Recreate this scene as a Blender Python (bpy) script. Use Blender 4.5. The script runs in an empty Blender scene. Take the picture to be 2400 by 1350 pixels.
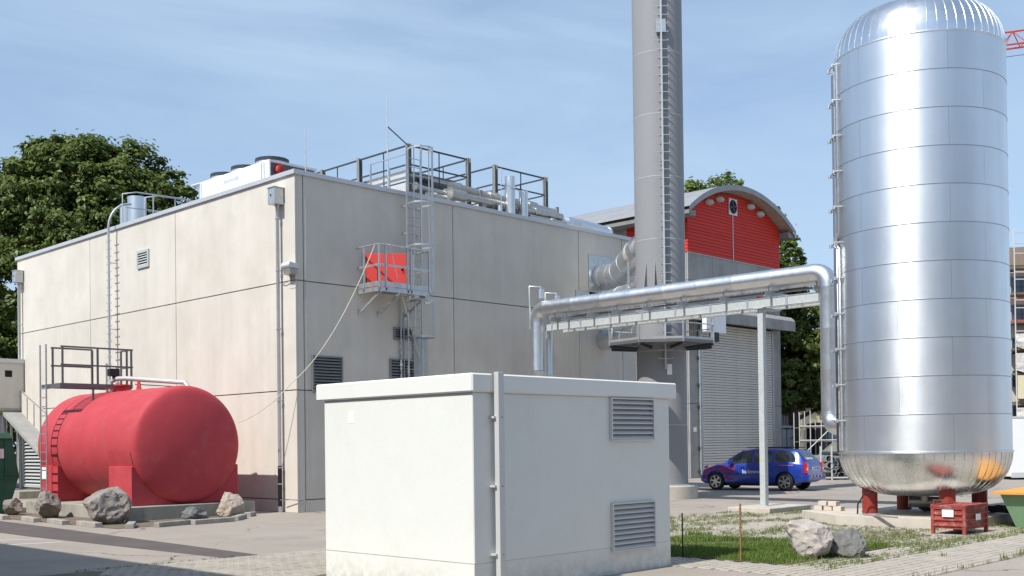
import bpy, bmesh, math, random
import numpy as np
from mathutils import Vector, Matrix, noise, Quaternion
R=math.radians
random.seed(7); rng=np.random.default_rng(7)
SC=bpy.context.scene
COL=SC.collection

# ------------------------------------------------------------------ camera
# world frame: X runs along the long grey side of the hall, Y along its sunlit side, hall corner at the origin
cd=bpy.data.cameras.new('camera'); cam=bpy.data.objects.new('camera',cd); COL.objects.link(cam)
az,pt,rl=R(44.225),R(0.6336),R(-0.7136)
fwd=Vector((math.cos(az)*math.cos(pt),math.sin(az)*math.cos(pt),math.sin(pt)))
rt0=Vector((math.sin(az),-math.cos(az),0)); up0=rt0.cross(fwd)
rt=rt0*math.cos(rl)+up0*math.sin(rl); up=up0*math.cos(rl)-rt0*math.sin(rl)
m=Matrix((rt,up,-fwd)).transposed().to_4x4(); m.translation=Vector((-19.158,-27.727,2.0)); cam.matrix_world=m
cd.sensor_width=36; cd.lens=36*2560.9/2400; cd.shift_y=(1012.4-675)/2400; cd.clip_end=3000
SC.camera=cam

# ------------------------------------------------------------------ light
SUN_EL,SUN_OFF=50.0,1.0       # elevation, degrees the sun stands north of the -X axis
sd=Vector((-math.cos(R(SUN_EL))*math.cos(R(SUN_OFF)),math.cos(R(SUN_EL))*math.sin(R(SUN_OFF)),math.sin(R(SUN_EL))))
sl=bpy.data.lights.new('sun','SUN'); sl.energy=4.6; sl.angle=R(.53); sl.color=(1,.955,.88)
so=bpy.data.objects.new('sun',sl); COL.objects.link(so); so.rotation_euler=sd.to_track_quat('Z','Y').to_euler(); so.location=(0,0,60)
W=bpy.data.worlds.new('World'); SC.world=W; W.use_nodes=True
nt=W.node_tree; nt.nodes.clear(); N=nt.nodes.new; L=nt.links.new
out=N('ShaderNodeOutputWorld'); bg=N('ShaderNodeBackground'); sky=N('ShaderNodeTexSky')
sky.sky_type='NISHITA'; sky.sun_disc=False; sky.sun_elevation=R(SUN_EL); sky.sun_rotation=math.atan2(sd.x,sd.y)
sky.air_density=1.0; sky.dust_density=.8; sky.ozone_density=2.0; sky.altitude=200
bg.inputs[1].default_value=.14
tc=N('ShaderNodeTexCoord'); mp=N('ShaderNodeMapping'); mp.inputs['Scale'].default_value=(1.2,2.2,7.5); mp.inputs['Rotation'].default_value=(R(12),R(-9),R(35))
n1=N('ShaderNodeTexNoise'); n1.inputs['Scale'].default_value=1.5; n1.inputs['Detail'].default_value=7; n1.inputs['Roughness'].default_value=.55; n1.inputs['Distortion'].default_value=.5
cr=N('ShaderNodeValToRGB'); cr.color_ramp.elements[0].position=.36; cr.color_ramp.elements[1].position=.82
cr.color_ramp.elements[0].color=(.18,.18,.18,1); cr.color_ramp.elements[1].color=(.98,.98,.98,1)
mx=N('ShaderNodeMix'); mx.data_type='RGBA'; mx.inputs['B'].default_value=(3.2,4.25,5.6,1)
L(tc.outputs['Generated'],mp.inputs[0]); L(mp.outputs[0],n1.inputs['Vector']); L(n1.outputs[0],cr.inputs[0])
sxyz=N('ShaderNodeSeparateXYZ'); L(tc.outputs['Generated'],sxyz.inputs[0]); hz=N('ShaderNodeMapRange'); hz.inputs[1].default_value=0.0; hz.inputs[2].default_value=.42; hz.inputs[3].default_value=.5; hz.inputs[4].default_value=0.0; L(sxyz.outputs[2],hz.inputs[0])
ad=N('ShaderNodeMath'); ad.operation='ADD'; ad.use_clamp=True; L(cr.outputs[0],ad.inputs[0]); L(hz.outputs[0],ad.inputs[1]); L(ad.outputs[0],mx.inputs['Factor']); L(sky.outputs[0],mx.inputs['A']); L(mx.outputs['Result'],bg.inputs[0]); L(bg.outputs[0],out.inputs[0])
SC.view_settings.view_transform='Standard'; SC.view_settings.look='None'; SC.view_settings.exposure=0.2; SC.view_settings.gamma=1
SC.cycles.max_bounces=8; SC.cycles.use_denoising=True

# ------------------------------------------------------------------ materials
def mat(name,col,rough=.6,metal=0,var=.08,scale=1.5,streak=0,bump=0,bscale=40,objvar=0,spec=.4,stain=None,stain_amt=0,stain_scale=.8,dark=None,coat=0,low=0,rvar=0,aniso=0,fine=0,splash=None,cracks=0):
    mt=bpy.data.materials.new(name); mt.use_nodes=True; t=mt.node_tree; b=t.nodes['Principled BSDF']; Nn=t.nodes.new; Ll=t.links.new
    b.inputs['Roughness'].default_value=rough; b.inputs['Metallic'].default_value=metal; b.inputs['Specular IOR Level'].default_value=spec
    if coat: b.inputs['Coat Weight'].default_value=coat; b.inputs['Coat Roughness'].default_value=.05
    co=Nn('ShaderNodeTexCoord'); src=co.outputs['Object']
    def nz(sc,det=5,vec=src,rg=.6):
        n=Nn('ShaderNodeTexNoise'); n.inputs['Scale'].default_value=sc; n.inputs['Detail'].default_value=det; n.inputs['Roughness'].default_value=rg; Ll(vec,n.inputs['Vector']); return n.outputs[0]
    def rampf(v,a,b_,lo,hi):
        r=Nn('ShaderNodeMapRange'); r.inputs[1].default_value=a; r.inputs[2].default_value=b_; r.inputs[3].default_value=lo; r.inputs[4].default_value=hi; Ll(v,r.inputs[0]); return r.outputs[0]
    f=rampf(nz(scale),.3,.7,1-var,1+var)
    def mul(a,b2):
        k=Nn('ShaderNodeMath'); k.operation='MULTIPLY'; Ll(a,k.inputs[0]); Ll(b2,k.inputs[1]); return k.outputs[0]
    if streak:
        mpn=Nn('ShaderNodeMapping'); mpn.inputs['Scale'].default_value=(2.4,2.4,.16); Ll(src,mpn.inputs[0])
        f=mul(f,rampf(nz(1.2,4,mpn.outputs[0]),.3,.7,1-streak,1+streak*.6))
    if fine: f=mul(f,rampf(nz(28,3),.3,.7,1-fine,1+fine))
    if objvar:
        oi=Nn('ShaderNodeObjectInfo'); f=mul(f,rampf(oi.outputs['Random'],0,1,1-objvar,1+objvar))
    cm=Nn('ShaderNodeVectorMath'); cm.operation='SCALE'; cm.inputs[0].default_value=col; Ll(f,cm.inputs['Scale']); c=cm.outputs[0]
    if stain is not None:
        mm=Nn('ShaderNodeMix'); mm.data_type='RGBA'; Ll(rampf(nz(stain_scale,6,rg=.68),.5,.72,0,stain_amt),mm.inputs['Factor']); Ll(c,mm.inputs['A']); mm.inputs['B'].default_value=(*stain,1); c=mm.outputs['Result']
    if cracks:
        vo=Nn('ShaderNodeTexVoronoi'); vo.feature='DISTANCE_TO_EDGE'; vo.inputs['Scale'].default_value=.16; wv=Nn('ShaderNodeVectorMath'); wv.operation='MULTIPLY_ADD'; nn_=Nn('ShaderNodeTexNoise'); nn_.inputs['Scale'].default_value=.9; nn_.inputs['Detail'].default_value=6; Ll(src,nn_.inputs['Vector']); Ll(nn_.outputs['Color'],wv.inputs[0]); wv.inputs[1].default_value=(1.6,1.6,0); Ll(src,wv.inputs[2]); Ll(wv.outputs[0],vo.inputs['Vector'])
        k1=rampf(vo.outputs[0],.0015,.006,1,0); k2=rampf(nz(.3,3),.46,.56,0,1); sm=Nn('ShaderNodeMix'); sm.data_type='RGBA'; Ll(mul(k1,k2),sm.inputs['Factor']); Ll(c,sm.inputs['A']); sm.inputs['B'].default_value=(.09,.08,.07,1); c=sm.outputs['Result']
        sp=rampf(nz(.9,2),.70,.76,0,.45); s2=Nn('ShaderNodeMix'); s2.data_type='RGBA'; Ll(sp,s2.inputs['Factor']); Ll(c,s2.inputs['A']); s2.inputs['B'].default_value=(.13,.115,.10,1); c=s2.outputs['Result']
    if splash:
        sx=Nn('ShaderNodeSeparateXYZ'); Ll(src,sx.inputs[0]); k1=rampf(sx.outputs[2],0,.45,1,0); k2=rampf(nz(7,6,rg=.7),.38,.62,0,1); sm=Nn('ShaderNodeMix'); sm.data_type='RGBA'
        k3=Nn('ShaderNodeMath'); k3.operation='MULTIPLY'; k3.inputs[1].default_value=.55; Ll(mul(k1,k2),k3.inputs[0]); Ll(k3.outputs[0],sm.inputs['Factor']); Ll(c,sm.inputs['A']); sm.inputs['B'].default_value=(*splash,1); c=sm.outputs['Result']
    Ll(c,b.inputs['Base Color'])
    if aniso:   # sheets rolled horizontally: the grain runs round the cylinder
        b.inputs['Anisotropic'].default_value=aniso; b.inputs['Anisotropic Rotation'].default_value=.25; ge=Nn('ShaderNodeNewGeometry'); cx_=Nn('ShaderNodeVectorMath'); cx_.operation='CROSS_PRODUCT'; cx_.inputs[0].default_value=(0,0,1); Ll(ge.outputs['Normal'],cx_.inputs[1]); Ll(cx_.outputs[0],b.inputs['Tangent'])
    if rvar: Ll(rampf(nz(scale*2.3),.3,.7,rough-rvar,rough+rvar),b.inputs['Roughness'])
    if bump or low:
        bp=Nn('ShaderNodeBump'); bp.inputs['Strength'].default_value=1; bp.inputs['Distance'].default_value=bump if bump else low; Ll(nz(bscale if bump else 1.6,4 if bump else 2),bp.inputs['Height']); Ll(bp.outputs[0],b.inputs['Normal'])
    return mt
M={}
M['con_warm']=mat('concrete_hall_panel',(.605,.572,.512),.85,var=.07,scale=.55,streak=.05,fine=.05,bump=.0015,bscale=30,objvar=.03,stain=(.47,.42,.34),stain_amt=.35,stain_scale=.7)
M['con_core']=mat('joint_sealant',(.24,.23,.21),.9)
M['con_grey']=mat('concrete_garage',(.33,.33,.32),.88,var=.12,scale=.6,streak=.12,bump=.002,bscale=22,objvar=.06,stain=(.17,.17,.165),stain_amt=.6,stain_scale=.7)
M['con_pad']=mat('concrete_pad',(.50,.46,.40),.9,var=.1,scale=1.2,bump=.002,bscale=40,stain=(.33,.29,.25),stain_amt=.5,stain_scale=2)
M['con_old']=mat('concrete_plinth',(.36,.345,.30),.92,var=.14,scale=1.5,streak=.15,bump=.003,bscale=25,stain=(.12,.12,.09),stain_amt=.7,stain_scale=1.5)
M['coping']=mat('coping_sheet',(.55,.565,.585),.42,metal=.35,var=.04)
M['stucco']=mat('white_render',(.73,.748,.722),.9,var=.02,scale=.8,bump=.0022,bscale=110,stain=(.64,.63,.58),stain_amt=.3,stain_scale=1.3,fine=.02,splash=(.42,.38,.31))
M['kcap']=mat('kiosk_cap_sheet',(.76,.77,.75),.55,var=.02)
M['alu_light']=mat('powder_coat_light_grey',(.60,.61,.61),.45,metal=.25,var=.03)
M['galv']=mat('galvanised_steel',(.52,.54,.55),.42,metal=.75,var=.14,scale=6,rvar=.08)
M['galv_dull']=mat('galvanised_beam',(.50,.53,.53),.55,metal=.3,var=.10,scale=12)
M['zinc']=mat('zinc_sheet',(.44,.46,.475),.45,metal=.55,var=.08,scale=3)
M['dark_steel']=mat('dark_painted_steel',(.055,.06,.068),.5,metal=.2,var=.1)
M['post_grey']=mat('grey_frame_paint',(.23,.235,.23),.6,metal=.2,var=.12,scale=3)
M['silver']=mat('aluminium_cladding',(.79,.82,.85),.40,metal=1,var=.035,scale=.8,streak=.06,objvar=.035,low=.003,rvar=.02,aniso=.58)
M['silver_dome']=mat('aluminium_head_cladding',(.80,.82,.83),.27,metal=1,var=.04,scale=2,objvar=.06,low=.006,rvar=.03,aniso=.3)
M['silver_seam']=mat('cladding_seam',(.36,.37,.38),.4,metal=.9)
M['duct']=mat('aluminium_duct',(.74,.755,.765),.36,metal=1,var=.04,scale=3,objvar=.05,low=.003,rvar=.04)
M['lag_matt']=mat('matt_silver_lagging',(.50,.51,.51),.5,metal=.3,var=.06,scale=4)
M['frame_dark']=mat('dark_galvanised_frame',(.17,.175,.185),.5,metal=.5,var=.1,scale=5)
M['foil']=mat('foil_insulation',(.66,.62,.56),.45,metal=.35,var=.25,scale=12,bump=.012,bscale=14)
M['chim']=mat('chimney_grey_paint',(.255,.26,.27),.6,var=.03,scale=.6,objvar=.02,bump=.0004,bscale=40)
M['chim_seam']=mat('weld_seam',(.42,.42,.42),.5)
M['red_tank']=mat('red_tank_paint',(.47,.058,.072),.62,var=.05,scale=1.3,streak=.04,fine=.03,stain=(.48,.15,.15),stain_amt=.3,stain_scale=2.2,bump=.0008,bscale=20,spec=.22)
M['red_leg']=mat('red_oxide_paint',(.28,.038,.028),.5,var=.1,scale=3,streak=.12)
M['red_door']=mat('red_door_paint',(.72,.07,.06),.45,var=.02)
M['red_board']=mat('red_cladding_board',(.56,.026,.014),.6,var=.05,objvar=.07,scale=2)
M['red_crate']=mat('worn_red_crate',(.28,.05,.04),.65,var=.25,scale=5,stain=(.42,.26,.23),stain_amt=.8,stain_scale=6)
M['rope']=mat('pale_cord',(.62,.58,.47),.8)
M['black']=mat('black_plastic',(.012,.012,.013),.45)
M['rubber']=mat('black_rubber',(.02,.02,.02),.7)
M['void']=mat('dark_opening',(.012,.012,.013),.9)
M['white_paint']=mat('white_unit_paint',(.78,.80,.82),.4,var=.02)
M['fan_dark']=mat('fan_guard',(.05,.06,.07),.4,metal=.4)
M['door_slat']=mat('roller_door_slat',(.62,.60,.56),.6,metal=.05,var=.04,streak=.05,objvar=.04,stain=(.32,.30,.27),stain_amt=.3)
M['roof_zinc']=mat('barrel_roof_zinc',(.31,.32,.335),.55,metal=.3,var=.08,scale=2,objvar=.05)
M['wood']=mat('soffit_wood',(.36,.30,.24),.8,var=.15,scale=4)
M['asphalt']=mat('asphalt_sunbleached',(.335,.296,.258),.95,cracks=1,var=.10,scale=.25,bump=.004,bscale=90,stain=(.24,.216,.194),stain_amt=.8,stain_scale=.22,spec=.2,fine=.12)
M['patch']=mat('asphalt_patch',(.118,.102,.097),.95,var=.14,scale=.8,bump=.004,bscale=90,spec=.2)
M['paint_line']=mat('road_paint',(.62,.61,.58),.8,var=.1,scale=10)
M['paver']=mat('paver_block',(.40,.362,.312),.92,var=.12,scale=2,objvar=.06,bump=.003,bscale=60,stain=(.27,.26,.215),stain_amt=.6,stain_scale=1.1,spec=.2)
M['joint']=mat('paver_joint_sand',(.15,.14,.10),.95,var=.3,scale=3,stain=(.10,.13,.05),stain_amt=.8,stain_scale=1.2)
M['soil']=mat('soil',(.17,.135,.10),.95,var=.2,scale=6,bump=.02,bscale=20,stain=(.10,.12,.05),stain_amt=.8,stain_scale=2)
M['gravel']=mat('gravel_chips',(.34,.28,.235),.95,var=.3,scale=18,bump=.015,bscale=35,objvar=.1)
M['rock_g']=mat('boulder_grey',(.24,.215,.195),.9,fine=.12,var=.28,scale=2.5,bump=.03,bscale=5,stain=(.36,.29,.25),stain_amt=.7,stain_scale=2)
M['rock_p']=mat('boulder_pale',(.44,.37,.31),.9,var=.22,scale=3,bump=.03,bscale=6,stain=(.26,.245,.24),stain_amt=.8,stain_scale=1.6)
M['rock_w']=mat('boulder_whitish',(.40,.365,.335),.9,var=.22,scale=3,bump=.02,bscale=8,fine=.1,stain=(.36,.28,.24),stain_amt=.8,stain_scale=1.6)
M['rock_d']=mat('boulder_dark',(.17,.17,.165),.9,var=.3,scale=3,bump=.03,bscale=6,stain=(.33,.31,.27),stain_amt=.8,stain_scale=2.5)
M['kerb']=mat('kerb_stone',(.33,.31,.28),.9,var=.2,scale=5,bump=.01,bscale=25,objvar=.1)
M['brick']=mat('pale_block',(.52,.46,.40),.9,var=.12,objvar=.08,bump=.004,bscale=30)
M['skip_green']=mat('pale_green_skip',(.19,.33,.19),.6,var=.08,scale=2,stain=(.30,.42,.28),stain_amt=.4)
M['skip_dark']=mat('green_skip',(.022,.125,.075),.5,var=.15,scale=2,stain=(.06,.2,.13),stain_amt=.5)
M['skip_lid']=mat('mint_skip_lid',(.14,.42,.28),.5,var=.08)
M['orange']=mat('orange_lid',(.62,.30,.07),.6,var=.08,scale=3)
M['bark']=mat('bark',(.10,.075,.055),.9,var=.3,scale=6,bump=.02,bscale=12)
M['car']=mat('blue_car_paint',(.012,.045,.33),.28,metal=.25,var=.02,coat=.8)
M['glass']=mat('car_glass',(.018,.024,.024),.05,metal=0,spec=.9,coat=.5)
M['alloy']=mat('alloy_wheel',(.62,.62,.63),.3,metal=.9)
M['lamp_red']=mat('tail_lamp_red',(.55,.012,.02),.15,coat=.6)
M['lamp_white']=mat('tail_lamp_clear',(.72,.55,.5),.15,coat=.6)
M['decal_red']=mat('decal_red',(.36,.03,.04),.4)
M['decal_mag']=mat('decal_magenta',(.26,.03,.22),.4)
M['decal_white']=mat('decal_white',(.78,.78,.8),.4)
M['decal_pink']=mat('decal_pink',(.75,.35,.5),.4)
M['sticker']=mat('white_sticker',(.84,.84,.84),.5)
M['grey_cont']=mat('grey_container',(.50,.55,.61),.55,var=.08,scale=2,stain=(.25,.27,.3),stain_amt=.4)
M['white_cont']=mat('white_site_cabin',(.78,.80,.81),.5,var=.02)
M['house_y']=mat('yellow_house_wall',(.66,.58,.38),.85,var=.04)
M['house_b']=mat('brown_house_wall',(.20,.13,.10),.85,var=.1)
M['house_w']=mat('pale_house_wall',(.62,.58,.53),.85,var=.08)
M['tile']=mat('roof_tile',(.27,.21,.16),.85,var=.2,scale=8)
M['tarp']=mat('pale_tarpaulin',(.62,.60,.56),.7,var=.1,scale=2,bump=.15,bscale=1.2)
M['tarp_y']=mat('pale_yellow_banner',(.66,.60,.40),.7,var=.05)
M['tarp_g']=mat('grey_green_tarpaulin',(.17,.18,.165),.7,var=.1,bump=.05,bscale=3)
M['plank']=mat('scaffold_plank',(.18,.14,.10),.9,var=.2)
M['win']=mat('window_glass',(.05,.085,.13),.08,spec=.8)
M['corr']=mat('ribbed_metal_wall',(.13,.13,.13),.6,var=.1)
M['crane']=mat('crane_red',(.55,.07,.05),.5)
M['orange_cap']=mat('orange_cap',(.75,.38,.08),.5)
M['stake_rust']=mat('rusty_stake',(.26,.13,.06),.8,var=.2,scale=8)
M['nest']=mat('nest_box',(.42,.40,.36),.8,var=.1)
M['far_render']=mat('office_render',(.42,.39,.35),.85,var=.05)
def leafmat(name,c1,c2,tr=.35):
    mt=bpy.data.materials.new(name); mt.use_nodes=True; t=mt.node_tree; t.nodes.clear(); Nn=t.nodes.new; Ll=t.links.new
    o=Nn('ShaderNodeOutputMaterial'); p=Nn('ShaderNodeBsdfPrincipled'); tl=Nn('ShaderNodeBsdfTranslucent'); ms=Nn('ShaderNodeMixShader'); ms.inputs[0].default_value=tr
    p.inputs['Roughness'].default_value=.45; p.inputs['Specular IOR Level'].default_value=.35
    g=Nn('ShaderNodeNewGeometry'); n=Nn('ShaderNodeTexNoise'); n.inputs['Scale'].default_value=.55; co=Nn('ShaderNodeTexCoord'); Ll(co.outputs['Object'],n.inputs['Vector'])
    ad=Nn('ShaderNodeMath'); ad.operation='ADD'; Ll(g.outputs['Random Per Island'],ad.inputs[0]); Ll(n.outputs[0],ad.inputs[1])
    mr=Nn('ShaderNodeMapRange'); mr.inputs[1].default_value=.4; mr.inputs[2].default_value=1.3; Ll(ad.outputs[0],mr.inputs[0])
    mm=Nn('ShaderNodeMix'); mm.data_type='RGBA'; mm.inputs['A'].default_value=(*c1,1); mm.inputs['B'].default_value=(*c2,1); Ll(mr.outputs[0],mm.inputs['Factor'])
    Ll(mm.outputs['Result'],p.inputs['Base Color']); Ll(mm.outputs['Result'],tl.inputs[0]); Ll(p.outputs[0],ms.inputs[1]); Ll(tl.outputs[0],ms.inputs[2]); Ll(ms.outputs[0],o.inputs[0]); return mt
M['leaf']=leafmat('lime_tree_leaf',(.05,.092,.02),(.165,.215,.052),.40)
M['leaf2']=leafmat('bright_tree_leaf',(.07,.12,.022),(.19,.25,.06),.38)
M['grass']=leafmat('grass_blade',(.055,.115,.018),(.17,.25,.05),.3)
M['weed']=leafmat('weed_blade',(.085,.125,.035),(.24,.27,.10),.3)
def lettering(name,col): return mat(name,col,.5)

# ------------------------------------------------------------------ mesh helpers
def tag(o,label=None,cat=None,group=None,kind=None):
    if label: o['label']=label
    if cat: o['category']=cat
    if group: o['group']=group
    if kind: o['kind']=kind
    return o
def empty(name,loc,label=None,cat=None,group=None,rz=0):
    o=bpy.data.objects.new(name,None); COL.objects.link(o); o.location=loc; o.rotation_euler=(0,0,rz); o.empty_display_size=.3
    return tag(o,label,cat,group)
def root_loc(p):
    v=Vector((0,0,0))
    while p is not None: v=v+p.location; p=p.parent
    return v
class MB:
    def __init__(s): s.v=[]; s.f=[]
    def add(s,vs,fs):
        o=len(s.v); s.v+= [tuple(p) for p in vs]; s.f+=[tuple(i+o for i in f) for f in fs]; return s
    def box(s,x0,x1,y0,y1,z0,z1):
        return s.add([(x0,y0,z0),(x1,y0,z0),(x1,y1,z0),(x0,y1,z0),(x0,y0,z1),(x1,y0,z1),(x1,y1,z1),(x0,y1,z1)],
            [(0,3,2,1),(4,5,6,7),(0,1,5,4),(1,2,6,5),(2,3,7,6),(3,0,4,7)])
    def bar(s,p,q,w,h=None,upv=(0,0,1)):
        h=h or w; p,q=Vector(p),Vector(q); d=(q-p).normalized(); u=Vector(upv)
        if abs(d.dot(u))>.99: u=Vector((1,0,0))
        a=d.cross(u).normalized(); b=a.cross(d).normalized(); a*=w/2; b*=h/2
        vs=[p-a-b,p+a-b,p+a+b,p-a+b,q-a-b,q+a-b,q+a+b,q-a+b]
        return s.add(vs,[(0,1,2,3),(7,6,5,4),(4,5,1,0),(5,6,2,1),(6,7,3,2),(7,4,0,3)])
    def tube(s,pts,r,n=10,caps=True):
        P=[Vector(p) for p in pts]; k=len(P); rr=r if isinstance(r,(list,tuple)) else [r]*k
        T=[]
        for i in range(k):
            a=(P[i]-P[i-1]).normalized() if i>0 else None; b=(P[i+1]-P[i]).normalized() if i<k-1 else None
            T.append((a+b).normalized() if a is not None and b is not None and (a+b).length>1e-6 else (a if a is not None else b))
        u=Vector((0,0,1)) if abs(T[0].z)<.9 else Vector((1,0,0)); u=(u-T[0]*u.dot(T[0])).normalized()
        vs=[];fs=[]
        for i in range(k):
            u=(u-T[i]*u.dot(T[i])).normalized(); w=T[i].cross(u)
            sc=1.0
            if 0<i<k-1:
                c=T[i].dot((P[i+1]-P[i]).normalized()); sc=1/max(.6,c)
            for j in range(n):
                t=2*math.pi*j/n; vs.append(P[i]+(u*math.cos(t)+w*math.sin(t))*rr[i])
        for i in range(k-1):
            for j in range(n):
                a=i*n+j; b=i*n+(j+1)%n; fs.append((a,b,b+n,a+n))
        if caps: fs.append(tuple(reversed(range(n)))); fs.append(tuple(range((k-1)*n,k*n)))
        return s.add(vs,fs)
    def cyl(s,p,q,r,r2=None,n=16): return s.tube([p,q],[r,r if r2 is None else r2],n)
    def lathe(s,cx,cy,prof,n=32,a0=0,a1=360,closed=None):
        full=abs(a1-a0)>=359.9; k=n if full else n+1; vs=[];fs=[]
        for (r,z) in prof:
            for j in range(k):
                t=R(a0+(a1-a0)*j/n); vs.append((cx+r*math.cos(t),cy+r*math.sin(t),z))
        for i in range(len(prof)-1):
            for j in range(n):
                a=i*k+j; b=i*k+(j+1)%k; fs.append((a,b,b+k,a+k))
        return s.add(vs,fs)
    def prism(s,poly,o,a,b,d):
        """2-D polygon in the frame (a,b) at o, extruded by vector d"""
        o,a,b,d=Vector(o),Vector(a),Vector(b),Vector(d); n=len(poly)
        vs=[o+a*x+b*y for x,y in poly]; vs+=[v+d for v in vs]
        return s.add(vs,[tuple(range(n))[::-1],tuple(range(n,2*n))]+[(i,(i+1)%n,(i+1)%n+n,i+n) for i in range(n)])
    def build(s,name,material,parent=None,smooth=0,bevel=0,local=False,label=None,fix=True):
        me=bpy.data.meshes.new(name); off=Vector((0,0,0)) if (local or parent is None) else root_loc(parent)
        me.from_pydata([(v[0]-off[0],v[1]-off[1],v[2]-off[2]) for v in s.v],[],s.f)
        if fix or bevel:
            bm=bmesh.new(); bm.from_mesh(me); bmesh.ops.recalc_face_normals(bm,faces=bm.faces)
            if bevel: bmesh.ops.bevel(bm,geom=[e for e in bm.edges if len(e.link_faces)==2 and e.calc_face_angle(0)>.5],offset=bevel,segments=2 if bevel>.02 else 1,affect='EDGES',profile=.6)
            bm.to_mesh(me); bm.free()
        me.materials.append(material if not isinstance(material,str) else M[material])
        if smooth:
            me.polygons.foreach_set('use_smooth',[True]*len(me.polygons)); me.set_sharp_from_angle(angle=R(smooth))
        o=bpy.data.objects.new(name,me); COL.objects.link(o); o.parent=parent
        if label: o['label']=label
        return o
def thing_mesh(mb,name,material,label,cat,group=None,smooth=0,bevel=0):
    o=mb.build(name,material,None,smooth,bevel); return tag(o,label,cat,group)
def inst(src,parent,loc=(0,0,0),name=None):
    o=src.copy(); COL.objects.link(o); o.parent=parent; o.location=loc
    if name: o.name=name
    return o
def copy_tree(o,parent=None,loc=None):
    kids=list(o.children); c=o.copy(); COL.objects.link(c); c.parent=parent
    if loc is not None: c.location=loc
    for k in kids: copy_tree(k,c)
    return c
def text_mesh(txt,size,name,material,parent,matrix,local=False,ext=.002):
    cu=bpy.data.curves.new(name,'FONT'); cu.body=txt; cu.size=size; cu.extrude=ext; cu.align_x='LEFT'
    to=bpy.data.objects.new(name,cu); COL.objects.link(to)
    dg=bpy.context.evaluated_depsgraph_get(); me=bpy.data.meshes.new_from_object(to.evaluated_get(dg)); bpy.data.objects.remove(to); bpy.data.curves.remove(cu)
    off=Matrix.Identity(4) if local or parent is None else Matrix.Translation(-root_loc(parent))
    me.transform(off@matrix); me.materials.clear(); me.materials.append(M[material])
    o=bpy.data.objects.new(name,me); COL.objects.link(o); o.parent=parent; return o
def frame(o,a,b):
    a=Vector(a).normalized(); b=Vector(b).normalized(); c=a.cross(b); m_=Matrix((a,b,c)).transposed().to_4x4(); m_.translation=Vector(o); return m_
def arc(c,a,b,r,t0,t1,n=8):
    c,a,b=Vector(c),Vector(a),Vector(b); return [c+a*r*math.cos(R(t0+(t1-t0)*i/n))+b*r*math.sin(R(t0+(t1-t0)*i/n)) for i in range(n+1)]

# ================================================================== SETTING: ground
g=MB().add([(-900,-900,0),(1500,-900,0),(1500,1500,0),(-900,1500,0)],[(0,1,2,3)]).build('ground','asphalt'); tag(g,'pale sun-bleached asphalt yard round the hall',kind='structure')
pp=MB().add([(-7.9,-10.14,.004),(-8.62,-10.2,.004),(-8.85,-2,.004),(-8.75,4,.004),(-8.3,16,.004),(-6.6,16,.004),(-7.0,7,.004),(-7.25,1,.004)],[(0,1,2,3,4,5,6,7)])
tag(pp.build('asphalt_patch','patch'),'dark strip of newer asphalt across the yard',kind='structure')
mk=tag(bpy.data.objects.new('parking_markings',None),'white parking bay lines on asphalt',kind='structure'); COL.objects.link(mk)
for (x0,y0,x1,y1) in [(-9.15,1.2,-12.5,4.2),(-9.1,-1.0,-12.7,1.6),(-8.95,-3.0,-12.9,-1.2),(-9.0,-4.2,-13,-3.4)]:
    d=Vector((x1-x0,y1-y0,0)).normalized(); n_=Vector((-d.y,d.x,0))*.055
    MB().add([Vector((x0,y0,.004))-n_,Vector((x1,y1,.004))-n_,Vector((x1,y1,.004))+n_,Vector((x0,y0,.004))+n_],[(0,1,2,3)]).build('painted_line','paint_line',mk)

# --- paving: blocks with recessed joints
PX,PY=.205,.165
def in_left(x,y): return y<-10.25 and x> -12.2+max(0,(y+14)*.35)*.9 and x<-4.5 and y>-16.5
def in_lawn(x,y): return -3.62<x<.35 and -18.62<y<-14.1
def in_right(x,y): return x>-4.72 and x<9.6 and -20.95<y<-10.55 and not in_lawn(x,y)
lft=[];cells=[]
for i in range(int(22/PX)):
    pass
y=-21.0; row=0
while y<-10.2:
    x=-13+(PX/2 if row%2 else 0)
    while x<9.7:
        cx,cy=x+PX/2,y+PY/2
        if (in_left(cx,cy) and not(-9.3<cx<-4.6 and -17.4<cy<-13.8)) or in_right(cx,cy):
            if not (7.15<cx<9.6 and -11.95<cy<-10.4) and not (4.5<cx<8.8 and -18.27<cy<-15.0):
                cells.append((cx,cy))
        x+=PX
    y+=PY; row+=1
pav=tag(bpy.data.objects.new('pavement',None),'block paving with sandy joints',kind='structure'); COL.objects.link(pav)
MB().add([(-12.4,-16.6,.004),(-4.55,-16.6,.004),(-4.55,-10.25,.004),(-12.4,-10.25,.004)],[(0,1,2,3)]).build('joint_bed','joint',pav)
MB().add([(-4.55,-20.95,.005),(9.6,-20.95,.005),(9.6,-10.55,.005),(-4.55,-10.55,.005)],[(0,1,2,3)]).build('joint_bed','joint',pav)
camp=Vector((-19.158,-27.727)); cells.sort(key=lambda c:(Vector(c)-camp).length)
def vis(c):   # inside the picture's field, so that the individual pieces are the ones seen
    d=Vector(c)-camp; dep=d.dot(Vector((fwd.x,fwd.y))); lat=d.dot(Vector((rt0.x,rt0.y)))
    return abs(lat/dep)<.47 and 2/dep*2561<338 and not (-.42<0) if False else (abs(lat/dep)<.47 and 2/dep*2561<335)
hid=lambda c:(-9.1<c[0]<-4.7 and -17.2<c[1]<-13.9)
def behind_kiosk(c):
    d=Vector(c)-camp; k=math.atan2(d.y,d.x); return math.atan2(13.8,10.06)>k>math.atan2(10.5,14.45) and d.length>16
seen=[c for c in cells if vis(c) and not behind_kiosk(c)]
near=set(seen[:300]); h=.013
proto=[]
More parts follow.
